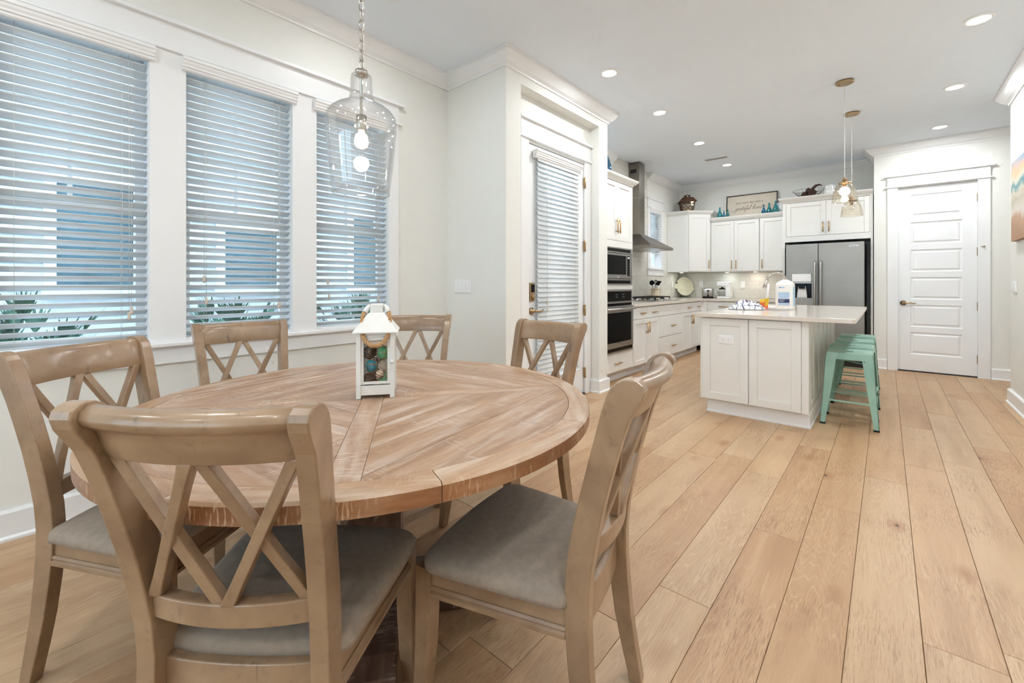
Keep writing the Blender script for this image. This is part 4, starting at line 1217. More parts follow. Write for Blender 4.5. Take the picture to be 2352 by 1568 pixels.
# cooktop
ck = empty('gas_cooktop', (-2.735, 6.45, .916), 0, 'stainless five-burner gas cooktop with black iron grates', 'cooktop')
B().box(-.255, .255, -.44, .44, 0, .012).build('tray', 'steel', ck, bevel=.004)
for yy in (-.29, 0, .29):
    g = B()
    for x_ in (-.20, .12): g.box(x_ - .006, x_ + .006, yy - .135, yy + .135, .046, .062)
    for q_ in (-.135, -.05, .05, .135): g.box(-.206, .126, yy + q_ - .006, yy + q_ + .006, .046, .062)
    for x_ in (-.20, .12):
        for q_ in (-.129, .129): g.box(x_ - .006, x_ + .006, yy + q_ - .006, yy + q_ + .006, .012, .046)
    g.build('grate', 'matte', ck)
for x_, yy, r_ in ((-.12, -.29, .04), (.05, -.29, .032), (-.04, 0, .052), (-.12, .29, .032), (.05, .29, .04)):
    bo = B().lathe([(r_ * 1.3, .012), (r_ * 1.2, .018), (r_, .022), (r_, .030)], c=(x_, yy, 0), seg=18).build('burner', 'chrome', ck)
    B().lathe([(r_ * .85, .030), (r_ * .8, .038), (.004, .039)], c=(x_, yy, 0), seg=18).build('burner_cap', 'matte', bo)
for k in range(5):
    B().lathe([(.020, .012), (.019, .030), (.014, .034), (.002, .034)], c=(.205, -.20 + k * .10, 0), seg=16).build('knob', 'chrome', ck)

# under-cabinet lamps
for (x_, y_, col, en, lab) in ((-2.86, 8.10, (.90, 1, .97), 1.3, 'small lamp under the corner wall cabinet'), (-2.15, 8.36, (.88, 1, .97), 1.4, 'small lamp under the two-door wall cabinet, above the toaster'), (-1.70, 8.36, (1, .86, .76), 1.7, 'small lamp under the wall cabinets nearest the refrigerator')):
    pk = empty('cabinet_lamp', (x_, y_, 1.388), 0, lab, 'lamp', 'lamps under the wall cabinets')
    B().lathe([(.035, -.012), (.038, -.008), (.038, 0)], seg=18).build('housing', 'plastic', pk)
    B().lathe([(.030, -.014), (.030, -.012)], seg=18).build('lens', 'puck', pk)
    lamp('cabinet_lamp_light', 'AREA', pk, (0, 0, -.018), en, col, .06)

# ------------------------------------------------------------------ island
IX0, IX1, IY0, IY1 = -1.305, -.470, 4.185, 6.46
isl = empty('kitchen_island', (0, 0, 0), 0, 'white kitchen island with panelled ends under a cream quartz top', 'island')
B().box(IX0 + .03, IX1 - .02, IY0 + .02, IY1 - .02, .12, .868).build('carcass', 'cab', isl)
for a, c in ((IX0, IX0 + .022), (IX1 - .048, IX1)):
    B().box(a, c, IY0, IY0 + .03, .12, .868).build('corner_stile', 'cab', isl, bevel=.002)
B().box(IX0 + .022, IX1 - .048, IY0 + .006, IY0 + .02, .12, .868).build('face_frame', 'cab', isl)
for k, (a, c) in enumerate(((-1.283, -.903), (-.901, -.520))):
    dd = shaker(a, c, .125, .862, f=.064).build('door', 'cab', isl, loc=(0, IY0 - .014, 0), bevel=.0015, bseg=1)
# panelled stool side
npan = 6
B().box(IX1 - .02, IX1 - .008, IY0 + .03, IY1, .12, .868).build('side_board', 'cab', isl)
yy = IY0 + .03
pw = (IY1 - yy) / npan
for k in range(npan):
    s = shaker(0, pw, .125, .862, f=.052, rec=.014, t_=.022).build('side_panel', 'cab', isl, loc=(IX1, yy + pw * k, 0), rot=(0, 0, Q))
for k in range(3):
    s = shaker(0, .755, .125, .862, f=.06).build('door', 'cab', isl, loc=(IX0 + .012, IY1 - .005 - .757 * k, 0), rot=(0, 0, -Q))
    pull(s, (.06, 0, .70), .15, True)
B().box(IX0 + .065, IX1 - .008, IY0 + .045, IY1 - .02, 0, .12).sweep([(IX1 - .008, IY1 - .02), (IX1 - .008, IY0 + .045), (IX0 + .065, IY0 + .045), (IX0 + .065, IY1 - .02)], [(0, 0), (.020, 0), (.020, .014), (.012, .020), (.012, .110), (.006, .120), (0, .120)], 1).build('plinth', 'trim', isl)
op = B().box(-1.145, -1.022, IY0 - .010, IY0 - .003, .636, .712).build('outlet_plate', 'plastic', isl, bevel=.004)
for s in (-.022, .022):
    B().cbox((-1.0835 + s, IY0 - .011, .674), (.030, .003, .034)).build('socket', 'plastic', op, bevel=.003)
    for q_ in (-.006, .006): B().cbox((-1.0835 + s, IY0 - .0128, .674 + q_), (.007, .001, .002)).build('slot', 'matte', op)
cx0, cx1, cy0, cy1 = -1.333, -.172, 4.135, 6.52
top_poly = [(cx0, cy0), (cx1 - .02, cy0), (cx1, cy0 + .03), (cx1, cy1), (cx0, cy1)]
B().prism(top_poly, .870, .906).build('island_countertop', 'quartz', bevel=.003, label='cream quartz island top overhanging the stools', cat='countertop')
IZ = .9065

# stools
def stool_proto():
    e = empty('bar_stool', (0, 0, 0))
    Z = .602; hs = .152
    # dished square seat with rounded corners and a hand slot
    def rsq(h, r_, z, m=5):
        out = []
        for (sx, sy, a0) in ((1, 1, 0), (-1, 1, 90), (-1, -1, 180), (1, -1, 270)):
            for k in range(m + 1):
                a = R(a0 + 90 * k / m); out.append((sx * (h - r_) + r_ * math.cos(a), sy * (h - r_) + r_ * math.sin(a), z))
        return out
    seat = B().loft([rsq(hs + .006, .03, Z - .055), rsq(hs, .03, Z - .006), rsq(hs - .004, .028, Z), rsq(hs - .012, .026, Z), rsq(hs - .03, .02, Z - .004), rsq(.05, .015, Z - .005)], cap=False)
    # inner plate around the slot
    sl = rsq(.05, .015, Z - .005)
    slot = [(x_ * .5, y_ * .48, Z - .005) for x_, y_, _ in sl]
    slot2 = [(x_ * .5, y_ * .48, Z - .007) for x_, y_, _ in sl]
    seat.loft([sl, slot, slot2], cap=False)
    seat.build('seat', 'mint', e)
    B().cbox((0, 0, Z - .016), (.09, .09, .003)).build('underplate', 'matte', e)  # black plate stands in for the shade inside the hand slot
    ft = .192
    for sx in (-1, 1):
        for sy in (-1, 1):
            lg = B()
            # folded sheet: two tapering wings that meet at the outer corner
            levels = [(Z - .004, hs, .080), (Z - .06, hs + .007, .074), (.30, .172, .055), (.09, .187, .040), (.014, ft, .034)]
            tk = .003
            r1 = []; r2 = []
            for z, h, wg in levels:
                r1.append([(sx * h, sy * h, z), (sx * (h - wg), sy * h, z), (sx * (h - wg), sy * (h - tk), z), (sx * h, sy * (h - tk), z)])
                r2.append([(sx * h, sy * h, z), (sx * h, sy * (h - wg), z), (sx * (h - tk), sy * (h - wg), z), (sx * (h - tk), sy * h, z)])
            lg.loft(r1).loft(r2)
            lo = lg.build('leg', 'mint', e)
            B().box(min(sx * ft, sx * (ft - .036)) - .001, max(sx * ft, sx * (ft - .036)) + .001, min(sy * ft, sy * (ft - .036)) - .001, max(sy * ft, sy * (ft - .036)) + .001, 0, .016).build('foot_cap', 'rubber', lo, bevel=.003)
    for k in range(4):
        z = .205 if k % 2 == 0 else .215
        h = .178
        B().loft([[(-h + .03, -h - .000, z - .010), (-h + .03, -h + .004, z - .010), (-h + .03, -h + .004, z + .010), (-h + .03, -h, z + .010)],
                  [(-.11, -h - .004, z - .006), (-.11, -h + .008, z - .006), (-.11, -h + .008, z + .006), (-.11, -h - .004, z + .006)],
                  [(.11, -h - .004, z - .006), (.11, -h + .008, z - .006), (.11, -h + .008, z + .006), (.11, -h - .004, z + .006)],
                  [(h - .03, -h - .000, z - .010), (h - .03, -h + .004, z - .010), (h - .03, -h + .004, z + .010), (h - .03, -h, z + .010)]]).build('footrest', 'mint', e, rot=(0, 0, Q * k))
    for k in range(2):
        B().tube([(-.14, -.14, Z - .075), (.14, .14, Z - .075)], .006, 6).build('cross_brace', 'mint', e, loc=(0, 0, -.012 * k), rot=(0, 0, Q * k))
    return e
SP = stool_proto()
for k, (x_, y_, rz, lab) in enumerate(((-.235, 4.655, 1, 'mint metal stool at the near end of the island, nearest the camera'), (-.240, 5.125, -2, 'mint metal stool at the island, second from the near end'),
                                       (-.245, 5.615, 2, 'mint metal stool at the island, third from the near end'), (-.245, 6.15, 0, 'mint metal stool at the far end of the island, next to the refrigerator'))):
    o = SP if k == 0 else copy_tree(SP)
    o.location = (x_, y_, 0); o.rotation_euler = (0, 0, R(rz))
    tag(o, lab, 'stool', 'mint metal stools along the island')
# ------------------------------------------------------------------ ceiling lights
def can(x_, y_, lab, energy=24, r_=.085):
    e = empty('recessed_light', (x_, y_, ZC), 0, lab, 'light', 'recessed ceiling lights')
    B().lathe([(r_ * .70, -.002), (r_ * .74, -.010), (r_ * .92, -.008), (r_, -.002), (r_, 0), (r_ * .70, 0)], seg=32, cap=False).build('trim_ring', 'trim', e)
    B().lathe([(r_ * .72, -.004), (r_ * .72, -.001)], seg=32).build('lens', 'lens', e)
    lamp('recessed_light_lamp', 'AREA', e, (0, 0, -.012), energy, (.93, .97, 1), r_ * 1.4)
can(-1.868, 3.487, 'recessed light left of the ceiling, nearest the glazed door', 26)
can(-1.881, 4.655, 'recessed light in the left row, second from the camera', 36)
can(-1.888, 6.005, 'recessed light in the left row, third from the camera', 36)
can(-1.900, 7.388, 'recessed light in the left row, nearest the kitchen end wall', 27)
can(.497, 4.494, 'recessed light at upper right, nearest the camera', 34)
can(.494, 5.887, 'recessed light in the right row, second from the camera', 42)
can(.486, 7.271, 'recessed light in the right row, nearest the six-panel door', 40)
can(-2.42, 1.60, 'recessed light over the dining table, cut off by the top edge', 12)
for k, (x_, y_) in enumerate(((.49, 3.1), (.49, 1.7), (.49, .3), (-.35, -1.0), (-1.9, -.3), (-2.3, -1.6), (.49, -1.2), (-.9, -2.4), (-.55, 2.1))):  # out-of-view ceiling lights, added to even out the room's brightness
    can(x_, y_, 'recessed ceiling light outside the photo, number %s of the rear room' % ('one two three four five six seven eight nine'.split()[k]), 24)
# ceiling vent
v = empty('ceiling_vent', (-1.926, 6.90, ZC), 0, 'white slotted air vent in the kitchen ceiling', 'vent')
B().box(-.17, .17, -.07, -.055, -.010, 0).box(-.17, .17, .055, .07, -.010, 0).box(-.17, -.155, -.055, .055, -.010, 0).box(.155, .17, -.055, .055, -.010, 0).build('frame', 'trim', v)
B().box(-.155, .155, -.055, .055, -.002, 0).build('backing', 'wire', v)
for k in range(6):
    B().box(-.155, .155, -.006, .006, -.001, .001).build('louvre', 'trim', v, loc=(0, -.045 + k * .018, -.007), rot=(R(35), 0, 0))
# island pendants
def pend(x_, y_, zb, lab, lit):
    e = empty('island_pendant', (x_, y_, 0), 0, lab, 'lamp', 'glass pendants over the island')
    B().lathe([(.066, ZC - .022), (.070, ZC - .018), (.070, ZC)], seg=24).build('ceiling_canopy', 'bronze', e)
    for s in (-1, 1): B().lathe([(.006, ZC - .026), (.006, ZC - .022)], c=(s * .04, 0, 0), seg=8).build('screw', 'bronze', e)
    pts = [(.0025 * math.sin(k * 1.9), .0025 * math.cos(k * 2.3), zb + .215 + (ZC - .02 - zb - .215) * k / 40) for k in range(41)]
    B().tube(pts, .0022, 5).tube([(-a, -b_ + .002, c_) for a, b_, c_ in pts], .0016, 4).build('cord', 'cord', e)
    B().lathe([(.004, zb + .225), (.012, zb + .222), (.014, zb + .212), (.024, zb + .208), (.024, zb + .200), (.016, zb + .196), (.018, zb + .186), (.046, zb + .180), (.048, zb + .168), (.044, zb + .166)], seg=20).build('cap', 'bronze', e)
    for k in range(3):
        a = R(120 * k + 20)
        B().tube([(.046 * math.cos(a), .046 * math.sin(a), zb + .174), (.060 * math.cos(a), .060 * math.sin(a), zb + .174)], .005, 6).build('set_screw', 'bronze', e)
    B().shell([(.100, zb), (.0985, zb + .03), (.094, zb + .07), (.086, zb + .105), (.074, zb + .135), (.060, zb + .155), (.046, zb + .166)], .0028, seg=36).build('glass_shade', 'amberjar', e)
    B().lathe([(.014, zb + .168), (.014, zb + .130)], seg=12).build('socket', 'bronze', e)
    if lit:
        B().ball((0, 0, zb + .098), .041, 16, 12).build('bulb', 'bulb', e)
        lamp('bulb_light', 'POINT', e, (0, 0, zb + .03), 7, (1, .88, .72), .03)
    else:
        B().ball((0, 0, zb + .098), .030, 16, 12).build('bulb', 'jar', e)
pend(-.293, 5.067, 1.932, 'nearer glass pendant over the island, bulb lit', True)
pend(-.289, 6.060, 1.915, 'farther glass pendant over the island, hanging lower right in view', False)

# ------------------------------------------------------------------ wall plates and art
def plate(c, rz, n, lab, kind_='switch', w_=None):
    e = empty('%s_plate' % kind_, c, rz, lab, kind_)
    W_ = w_ or (.046 * n + .024)
    B().box(-W_ / 2, W_ / 2, -.008, 0, -.057, .057).build('cover', 'plastic', e, bevel=.003)
    for k in range(n):
        xx = (k - (n - 1) / 2) * .046
        if kind_ == 'switch':
            B().cbox((xx, -.009, 0), (.033, .008, .066)).build('rocker', 'plastic', e, bevel=.002)
        else:
            for s in (-.02, .02):
                so = B().cbox((xx, -.0085, s), (.032, .003, .028)).build('socket', 'plastic', e, bevel=.003)
                for q_ in (-.006, .006): B().cbox((xx + q_, -.0103, s), (.002, .001, .008)).build('slot', 'matte', so)
plate((-2.845, 2.629, 1.15), 0, 4, 'white four-rocker switch plate left of the glazed door')
plate((XR - .001, 6.235, 1.142), R(-90), 2, 'white two-rocker switch plate below the beach canvas')
plate((-2.643, YB - .010, 1.172), 0, 1, 'white outlet on the tiles above the toaster', 'outlet')
plate((-1.930, YB - .010, 1.162), 0, 1, 'white outlet on the tiles right of the coffee maker', 'outlet')
plate((XL + .011, 8.10, 1.165), Q, 1, 'white outlet on the side tiles left of the fish board', 'outlet')
cv = empty('beach_canvas', (XR, 5.68, 1.57), 0, 'canvas print of surf and sunset on the right wall', 'picture')
B().box(-.035, -.001, -.52, .52, 0, .735).build('canvas', 'canvas', cv, bevel=.003)

# ------------------------------------------------------------------ things on top of the cabinets
CT, FT, UT = 2.4745, 2.4985, 2.3425
B().shell([(.03, 0), (.085, .01), (.105, .06), (.10, .14), (.075, .22), (.05, .29), (.036, .34), (.040, .37)], .004, seg=28).build('teal_vase', 'teal2', loc=(-2.625, 4.75, 2.469), label='tall teal glass vase on top of the oven cabinet', cat='vase')
lt = empty('bronze_lantern', (-2.80, 8.22, CT), R(28), 'rustic brown lantern on the corner cabinet', 'lantern')
def fr4(h0, h1, z0, z1, th):
    for sx in (-1, 1):
        for sy in (-1, 1):
            B().loft([[(sx * h0 + a, sy * h0 + c_, z0) for a, c_ in ((-th, -th), (th, -th), (th, th), (-th, th))], [(sx * h1 + a, sy * h1 + c_, z1) for a, c_ in ((-th, -th), (th, -th), (th, th), (-th, th))]]).build('corner_post', 'rust', lt)
fr4(.082, .118, .012, .205, .008)
B().box(-.095, .095, -.095, .095, 0, .014).build('floor_plate', 'rust', lt)
for k in range(4):
    for s in (-1, 1):
        B().tube([(s * -.078, -.086, .02), (s * .112, -.118, .20)], .005, 6).build('cross_bar', 'rust', lt, rot=(0, 0, Q * k))
    B().loft([[(-.08, -.080, .014), (.08, -.080, .014), (.08, -.078, .014), (-.08, -.078, .014)], [(-.112, -.113, .205), (.112, -.113, .205), (.112, -.111, .205), (-.112, -.111, .205)]]).build('pane', 'amberjar', lt, rot=(0, 0, Q * k))
q4 = lambda h, z: [(-h, -h, z), (h, -h, z), (h, h, z), (-h, h, z)]
B().loft([q4(.145, .205), q4(.150, .222), q4(.128, .232), q4(.118, .258), q4(.085, .290), q4(.035, .305), q4(.030, .325)]).build('roof', 'rust', lt, bevel=.004)
B().loft([q4(.055, .325), q4(.055, .333), q4(.015, .345), q4(.004, .362)]).build('finial', 'rust', lt)
B().tube([(-.012, -.055, .335), (-.004, -.07, .315), (.006, -.085, .285)], .007, 6).build('price_tag', 'plastic', lt)
B().lathe([(.04, .015), (.04, .12), (.004, .122)], seg=16).build('candle', 'candle', lt)

def bottle(x_, y_, h, r_, mat, lab):
    B().shell([(r_ * .55, 0), (r_ * .95, .004), (r_, h * .08), (r_ * .98, h * .24), (r_ * .80, h * .42), (r_ * .48, h * .60), (r_ * .32, h * .72), (r_ * .29, h * .92), (r_ * .36, h * .93), (r_ * .36, h)], .003, seg=20).build('bottle', mat, loc=(x_, y_, UT), label=lab, cat='bottle', group='teal glass bottles on the wall cabinets')
bottle(-2.255, 8.30, .195, .046, 'teal', 'tall teal glass bottle left of the framed sign')
bottle(-2.178, 8.27, .125, .028, 'teal2', 'smallest blue glass bottle left of the framed sign')
bottle(-2.128, 8.32, .150, .032, 'teal', 'slim teal glass bottle at the left corner of the framed sign')
bottle(-1.555, 8.26, .155, .036, 'teal2', 'shorter teal bottle at the lower right of the framed sign')
bottle(-1.488, 8.33, .185, .046, 'teal', 'teal bottle in the middle of the three right of the sign')
bottle(-1.385, 8.28, .200, .050, 'teal', 'largest teal bottle at the right end of the framed sign')
B().lathe([(.05, 0), (.075, .02), (.085, .09), (.075, .15), (.05, .18), (.03, .185), (.002, .186)], seg=24).build('ginger_jar', 'white', loc=(-1.335, 8.40, UT), label='round white ceramic jar behind the largest teal bottle', cat='jar')
# framed sign, leaning on the wall
sg = empty('framed_sign', (-2.188, 8.455, UT + .001), 0, 'framed sign reading start each day with a grateful heart', 'sign')
SW_, SH_ = .80, .405
til = R(-5)
B().box(0, SW_, -.014, .010, 0, .016).box(0, SW_, -.014, .010, SH_ - .016, SH_).box(0, .016, -.014, .010, .016, SH_ - .016).box(SW_ - .016, SW_, -.014, .010, .016, SH_ - .016).build('frame', 'signf', sg, rot=(til, 0, 0))
pn = B().box(.012, SW_ - .012, -.004, .006, .012, SH_ - .012).build('panel', 'signp', sg, rot=(til, 0, 0))
def text_part(txt, size, x_, z_, parent, sx=1.0):
    cu = bpy.data.curves.new('lettering', 'FONT'); cu.body = txt; cu.size = size; cu.extrude = .0004
    to = bpy.data.objects.new('lettering_tmp', cu); C.objects.link(to)
    bpy.context.view_layer.update()
    me = bpy.data.meshes.new_from_object(to.evaluated_get(bpy.context.evaluated_depsgraph_get()))
    bpy.data.objects.remove(to)
    me.materials.clear(); me.materials.append(MT['ink'])
    o = place('lettering', me, parent, (x_, -.0048, z_), (R(90), 0, 0)); o.scale = (sx, 1, 1)
    return o
text_part('start each day with a', .052, .155, .245, pn, .98)
# flowing script, drawn stroke by stroke
GL = {  # strokes in a unit box: x advances, baseline 0, x-height 1
    'g': ([[(.85, .85), (.5, 1.0), (.15, .6), (.3, .08), (.65, .2), (.88, .9), (.72, -.4), (.35, -1.2), (-.25, -1.35), (-.5, -1.0), (.1, -.5), (1.05, .15)]], 1.05),
    'r': ([[(0, .15), (.25, .95), (.35, .8), (.62, .92), (.55, .4), (.62, .05), (.95, .2)]], .92),
    'a': ([[(.8, .85), (.45, 1.0), (.12, .5), (.25, .04), (.55, .2), (.85, .95), (.75, .2), (.85, .02), (1.1, .2)]], 1.08),
    't': ([[(0, .15), (.45, 1.0), (.75, 1.75), (.45, .5), (.42, .08), (.6, .03), (.9, .2)], [(.2, 1.12), (.95, 1.22)]], .85),
    'e': ([[(0, .2), (.5, .5), (.62, .85), (.4, 1.0), (.15, .6), (.22, .1), (.5, .03), (.85, .25)]], .82),
    'f': ([[(0, .15), (.5, .9), (.95, 1.9), (.85, 2.2), (.6, 1.7), (.2, -.6), (.0, -1.25), (.2, -1.3), (.35, -.5), (.4, .1), (.8, .35)]], .82),
    'u': ([[(0, .2), (.28, .95), (.18, .25), (.35, .03), (.62, .3), (.85, .95), (.78, .2), (.9, .03), (1.15, .2)]], 1.12),
    'l': ([[(0, .15), (.55, 1.1), (.85, 2.1), (.68, 2.25), (.4, 1.3), (.28, .3), (.42, .03), (.8, .2)]], .78),
    'h': ([[(0, .15), (.5, 1.1), (.85, 2.1), (.68, 2.3), (.35, 1.2), (.1, 0), (.3, .6), (.65, 1.0), (.78, .8), (.66, .2), (.8, .02), (1.1, .2)]], 1.08),
}
def smooth_pts(p, n=5):
    out = []
    for i in range(len(p) - 1):
        p0, p1, p2, p3 = p[max(i - 1, 0)], p[i], p[i + 1], p[min(i + 2, len(p) - 1)]
        for k in range(n):
            t_ = k / n
            out.append(tuple(.5 * ((2 * p1[j]) + (-p0[j] + p2[j]) * t_ + (2 * p0[j] - 5 * p1[j] + 4 * p2[j] - p3[j]) * t_ ** 2 + (-p0[j] + 3 * p1[j] - 3 * p2[j] + p3[j]) * t_ ** 3) for j in (0, 1)))
    return out + [p[-1]]
xc = .150; xh = .036; xw = .0318; zb = .135
for word in ('grateful', 'heart'):
    for chx in word:
        st, adv = GL[chx]
        bb = B()
        for s_ in st:
            pp = smooth_pts(s_)
            bb.tube([(xc + (a + .32 * c_) * xw, 0, zb + c_ * xh) for a, c_ in pp], .0019, 5)
        bb.build('letter', 'ink', pn, loc=(0, -.005, 0))
        xc += adv * xw
    xc += .030
B().tube([(.016, 0, .125), (.07, 0, .122), (.12, 0, .128), (.158, 0, .138)], .0014, 5).build('flourish', 'ink', pn, loc=(0, -.005, 0))
B().tube([(xc - .035, 0, .150), (xc, 0, .152), (SW_ - .03, 0, .170)], .0014, 5).build('flourish', 'ink', pn, loc=(0, -.005, 0))

# wire basket of pods and white pitcher over the refrigerator
wb = empty('wire_basket', (-.915, 8.10, FT), R(-10), 'grey wire basket holding dark seed pods on the refrigerator cabinet', 'basket')
bb = B()
for k in range(5):
    r_ = .05 + .035 * k; z = .006 + .115 * (k / 4) ** 1.5
    bb.tube([(r_ * 1.1 * math.cos(a), r_ * math.sin(a), z) for a in [6.283 * j / 28 for j in range(28)]], .0022, 5, closed=True)
for j in range(22):
    a = 6.283 * j / 22
    bb.tube([((.05 + .14 * f) * 1.1 * math.cos(a + f * .3), (.05 + .14 * f) * math.sin(a + f * .3), .006 + .115 * f ** 1.5) for f in (0, .25, .5, .75, 1)], .0016, 4)
bb.build('wire_bowl', 'wire', wb)
B().lathe([(.05, 0), (.05, .006)], seg=16).build('foot', 'rust', wb)
for k, (dx, dy, dz, r_) in enumerate(((-.05, -.03, .055, .045), (.03, -.05, .055, .045), (.05, .04, .06, .042), (-.03, .05, .06, .044), (.0, .0, .115, .045), (.075, -.01, .085, .036))):
    lab = ['dark round pod at the left front of the wire basket', 'dark round pod at the right front of the wire basket', 'dark round pod at the right back of the wire basket', 'dark round pod at the left back of the wire basket', 'dark round pod on top in the wire basket', 'small dark pod at the right rim of the wire basket'][k]
    p = empty('seed_pod', (-.915 + dx, 8.10 + dy, FT + dz), random.uniform(0, 3), lab, 'seed pod', 'dark pods in the wire basket')
    B().ball((0, 0, 0), r_, 12, 8, (1, .92, .9)).build('shell', 'pod', p)
    B().lathe([(r_ * .3, r_ * .8), (r_ * .16, r_ * 1.12)], seg=7).build('stem', 'twig', p)
B().tube([(0, 0, 0), (.02, 0, .05), (.06, 0, .095), (.11, 0, .105), (.145, 0, .085)], [.020, .022, .019, .013, .004], 8).build('curved_pod', 'pod', loc=(-.880, 8.07, FT + .085), rot=(0, 0, R(10)), label='long curved dark pod sticking out of the wire basket', cat='seed pod')
pt = empty('white_pitcher', (-.645, 8.12, FT), 0, 'white ceramic pitcher beside the wire basket', 'pitcher')
B().shell([(.07, 0), (.082, .006), (.085, .05), (.079, .10), (.072, .135), (.076, .165)], .005, seg=28).build('body', 'white', pt)
B().lathe([(.066, .003), (.066, .006)], seg=24).build('base', 'white', pt)
B().tube([(.072, 0, .145), (.105, 0, .168), (.145, 0, .165), (.152, 0, .125), (.125, 0, .075), (.082, 0, .035)], .008, 8).build('handle', 'white', pt)

# ------------------------------------------------------------------ things on the worktop
KZ = .9155
ts = empty('toaster', (-2.455, 8.27, KZ), R(20), 'two-slice stainless toaster on the worktop', 'toaster')
def rbox(h0, h1, r_, z, m=4):
    out = []
    for (sx, sy, a0) in ((1, 1, 0), (-1, 1, 90), (-1, -1, 180), (1, -1, 270)):
        for k in range(m + 1):
            a = R(a0 + 90 * k / m); out.append((sx * (h0 - r_) + r_ * math.cos(a), sy * (h1 - r_) + r_ * math.sin(a), z))
    return out
B().loft([rbox(.085, .135, .02, .014), rbox(.088, .138, .025, .10), rbox(.088, .138, .03, .150), rbox(.080, .130, .03, .172), rbox(.066, .116, .03, .181)], smooth=True).build('body', 'steel', ts)
B().loft([rbox(.090, .140, .02, .006), rbox(.090, .140, .02, .022)]).build('base', 'black', ts)
for sx in (-.07, .07):
    for sy in (-.11, .11): B().lathe([(.008, 0), (.010, .008)], c=(sx, sy, 0), seg=8).build('foot', 'rubber', ts)
for sx in (-.026, .026): B().box(sx - .011, sx + .011, -.09, .09, .1805, .1822).build('slot', 'black', ts)
B().box(-.004, .004, -.142, -.1385, .06, .15).build('lever_track', 'black', ts)
B().box(-.024, .024, -.158, -.140, .125, .139).build('lever', 'black', ts, bevel=.004)
B().lathe([(.016, 0), (.014, .014), (.002, .014)], seg=14).build('dial', 'black', ts, loc=(0, -.139, .045), rot=(R(90), 0, 0))
B().tube([(.02, .14, .02), (.12, .15, .004), (.22, .12, .004), (.30, .16, .004)], .003, 6).build('cable', 'matte', ts)
cm = empty('coffee_maker', (-2.185, 8.30, KZ), 0, 'white drip coffee maker with glass carafe', 'coffee maker')
B().box(-.095, .115, -.10, .11, 0, .035).build('base', 'plastic', cm, bevel=.012)
B().box(.045, .115, -.09, .11, .035, .22).build('column', 'plastic', cm, bevel=.010)
B().box(-.095, .115, -.10, .11, .215, .295).build('reservoir', 'plastic', cm, bevel=.014)
B().shell([(.052, .040), (.064, .050), (.068, .09), (.062, .14), (.050, .165)], .003, c=(-.030, 0, 0), seg=24).build('carafe', 'jar', cm)
B().lathe([(.052, .165), (.052, .176), (.02, .185), (.012, .2)], c=(-.030, 0, 0), seg=20).build('carafe_lid', 'black', cm)
B().lathe([(.0645, .130), (.0645, .146)], c=(-.030, 0, 0), seg=24, cap=False).build('carafe_band', 'plastic', cm)
B().tube([(-.088, -.01, .150), (-.135, -.02, .150), (-.145, -.02, .12), (-.135, -.02, .07), (-.096, -.01, .055)], .010, 8).build('carafe_handle', 'plastic', cm)
B().lathe([(.035, .2155), (.045, .214)], c=(-.03, 0, 0), seg=16).build('brew_head', 'black', cm)
fb = empty('fish_board', (-2.885, 8.36, KZ), R(38), 'pale fish-shaped board standing on an easel in the corner', 'fish board')
out = []
for k in range(44):
    a = 2 * math.pi * k / 44
    out.append((.165 * math.cos(a), .200 + .178 * math.sin(a)))
poly = [(.178, .178)] + [p for p in out[1:19]]
poly = []
for k in range(60):
    a = 2 * math.pi * k / 60 - math.pi
    r_ = 1.0
    x_, z_ = .160 * math.cos(a), .202 + .178 * math.sin(a)
    d_ = abs(abs(math.degrees(a)) - 180)
    if d_ < 14: x_, z_ = -.195 + .0 * d_, .202 + (.040 if a > 0 else -.040) * (1 if d_ > 4 else .3)
    elif d_ < 24: x_ = -.128
    if abs(math.degrees(a) + 20) < 5: x_ += .025; z_ -= .0
    poly.append((x_, z_))
bd = B().prism(poly, -.008, .008, 'y').build('board', 'fish', fb, rot=(R(-12), 0, 0), loc=(0, -.02, .012), bevel=.003)
B().lathe([(.008, 0), (.008, .002)], seg=10).build('eye', 'rattan', bd, loc=(.11, -.009, .24), rot=(R(90), 0, 0))
for s in (-.06, .06):
    B().tube([(s, -.055, .05), (s, -.06, .025), (s, -.045, .006), (s, .06, .006), (s * .5, .075, .15)], .004, 6).build('easel_leg', 'matte', fb)
B().tube([(-.06, .055, .006), (.06, .055, .006)], .004, 6).build('easel_bar', 'matte', fb)
pj = empty('utensil_pitcher', (-2.905, 6.99, KZ), R(60), 'cream fluted stoneware pitcher holding black utensils beside the cooktop', 'pitcher')
rings = []
for r_, z in ((.055, 0), (.066, .010), (.070, .05), (.064, .10), (.058, .14), (.060, .165), (.068, .180)):
    rings.append([((r_ * (1 + .05 * math.cos(a * 9))) * math.cos(a), (r_ * (1 + .05 * math.cos(a * 9))) * math.sin(a), z) for a in [6.283 * k / 54 for k in range(54)]])
inner = [[(x_ * .92, y_ * .92, max(z, .008)) for x_, y_, z in r_] for r_ in reversed(rings)]
B().loft(rings + inner, smooth=True, cap=True).build('body', 'cream', pj)
B().tube([(.060, 0, .165), (.095, 0, .185), (.118, 0, .15), (.108, 0, .09), (.068, 0, .045)], .007, 8).build('handle', 'cream', pj)
c60, s60 = math.cos(R(60)), math.sin(R(60))
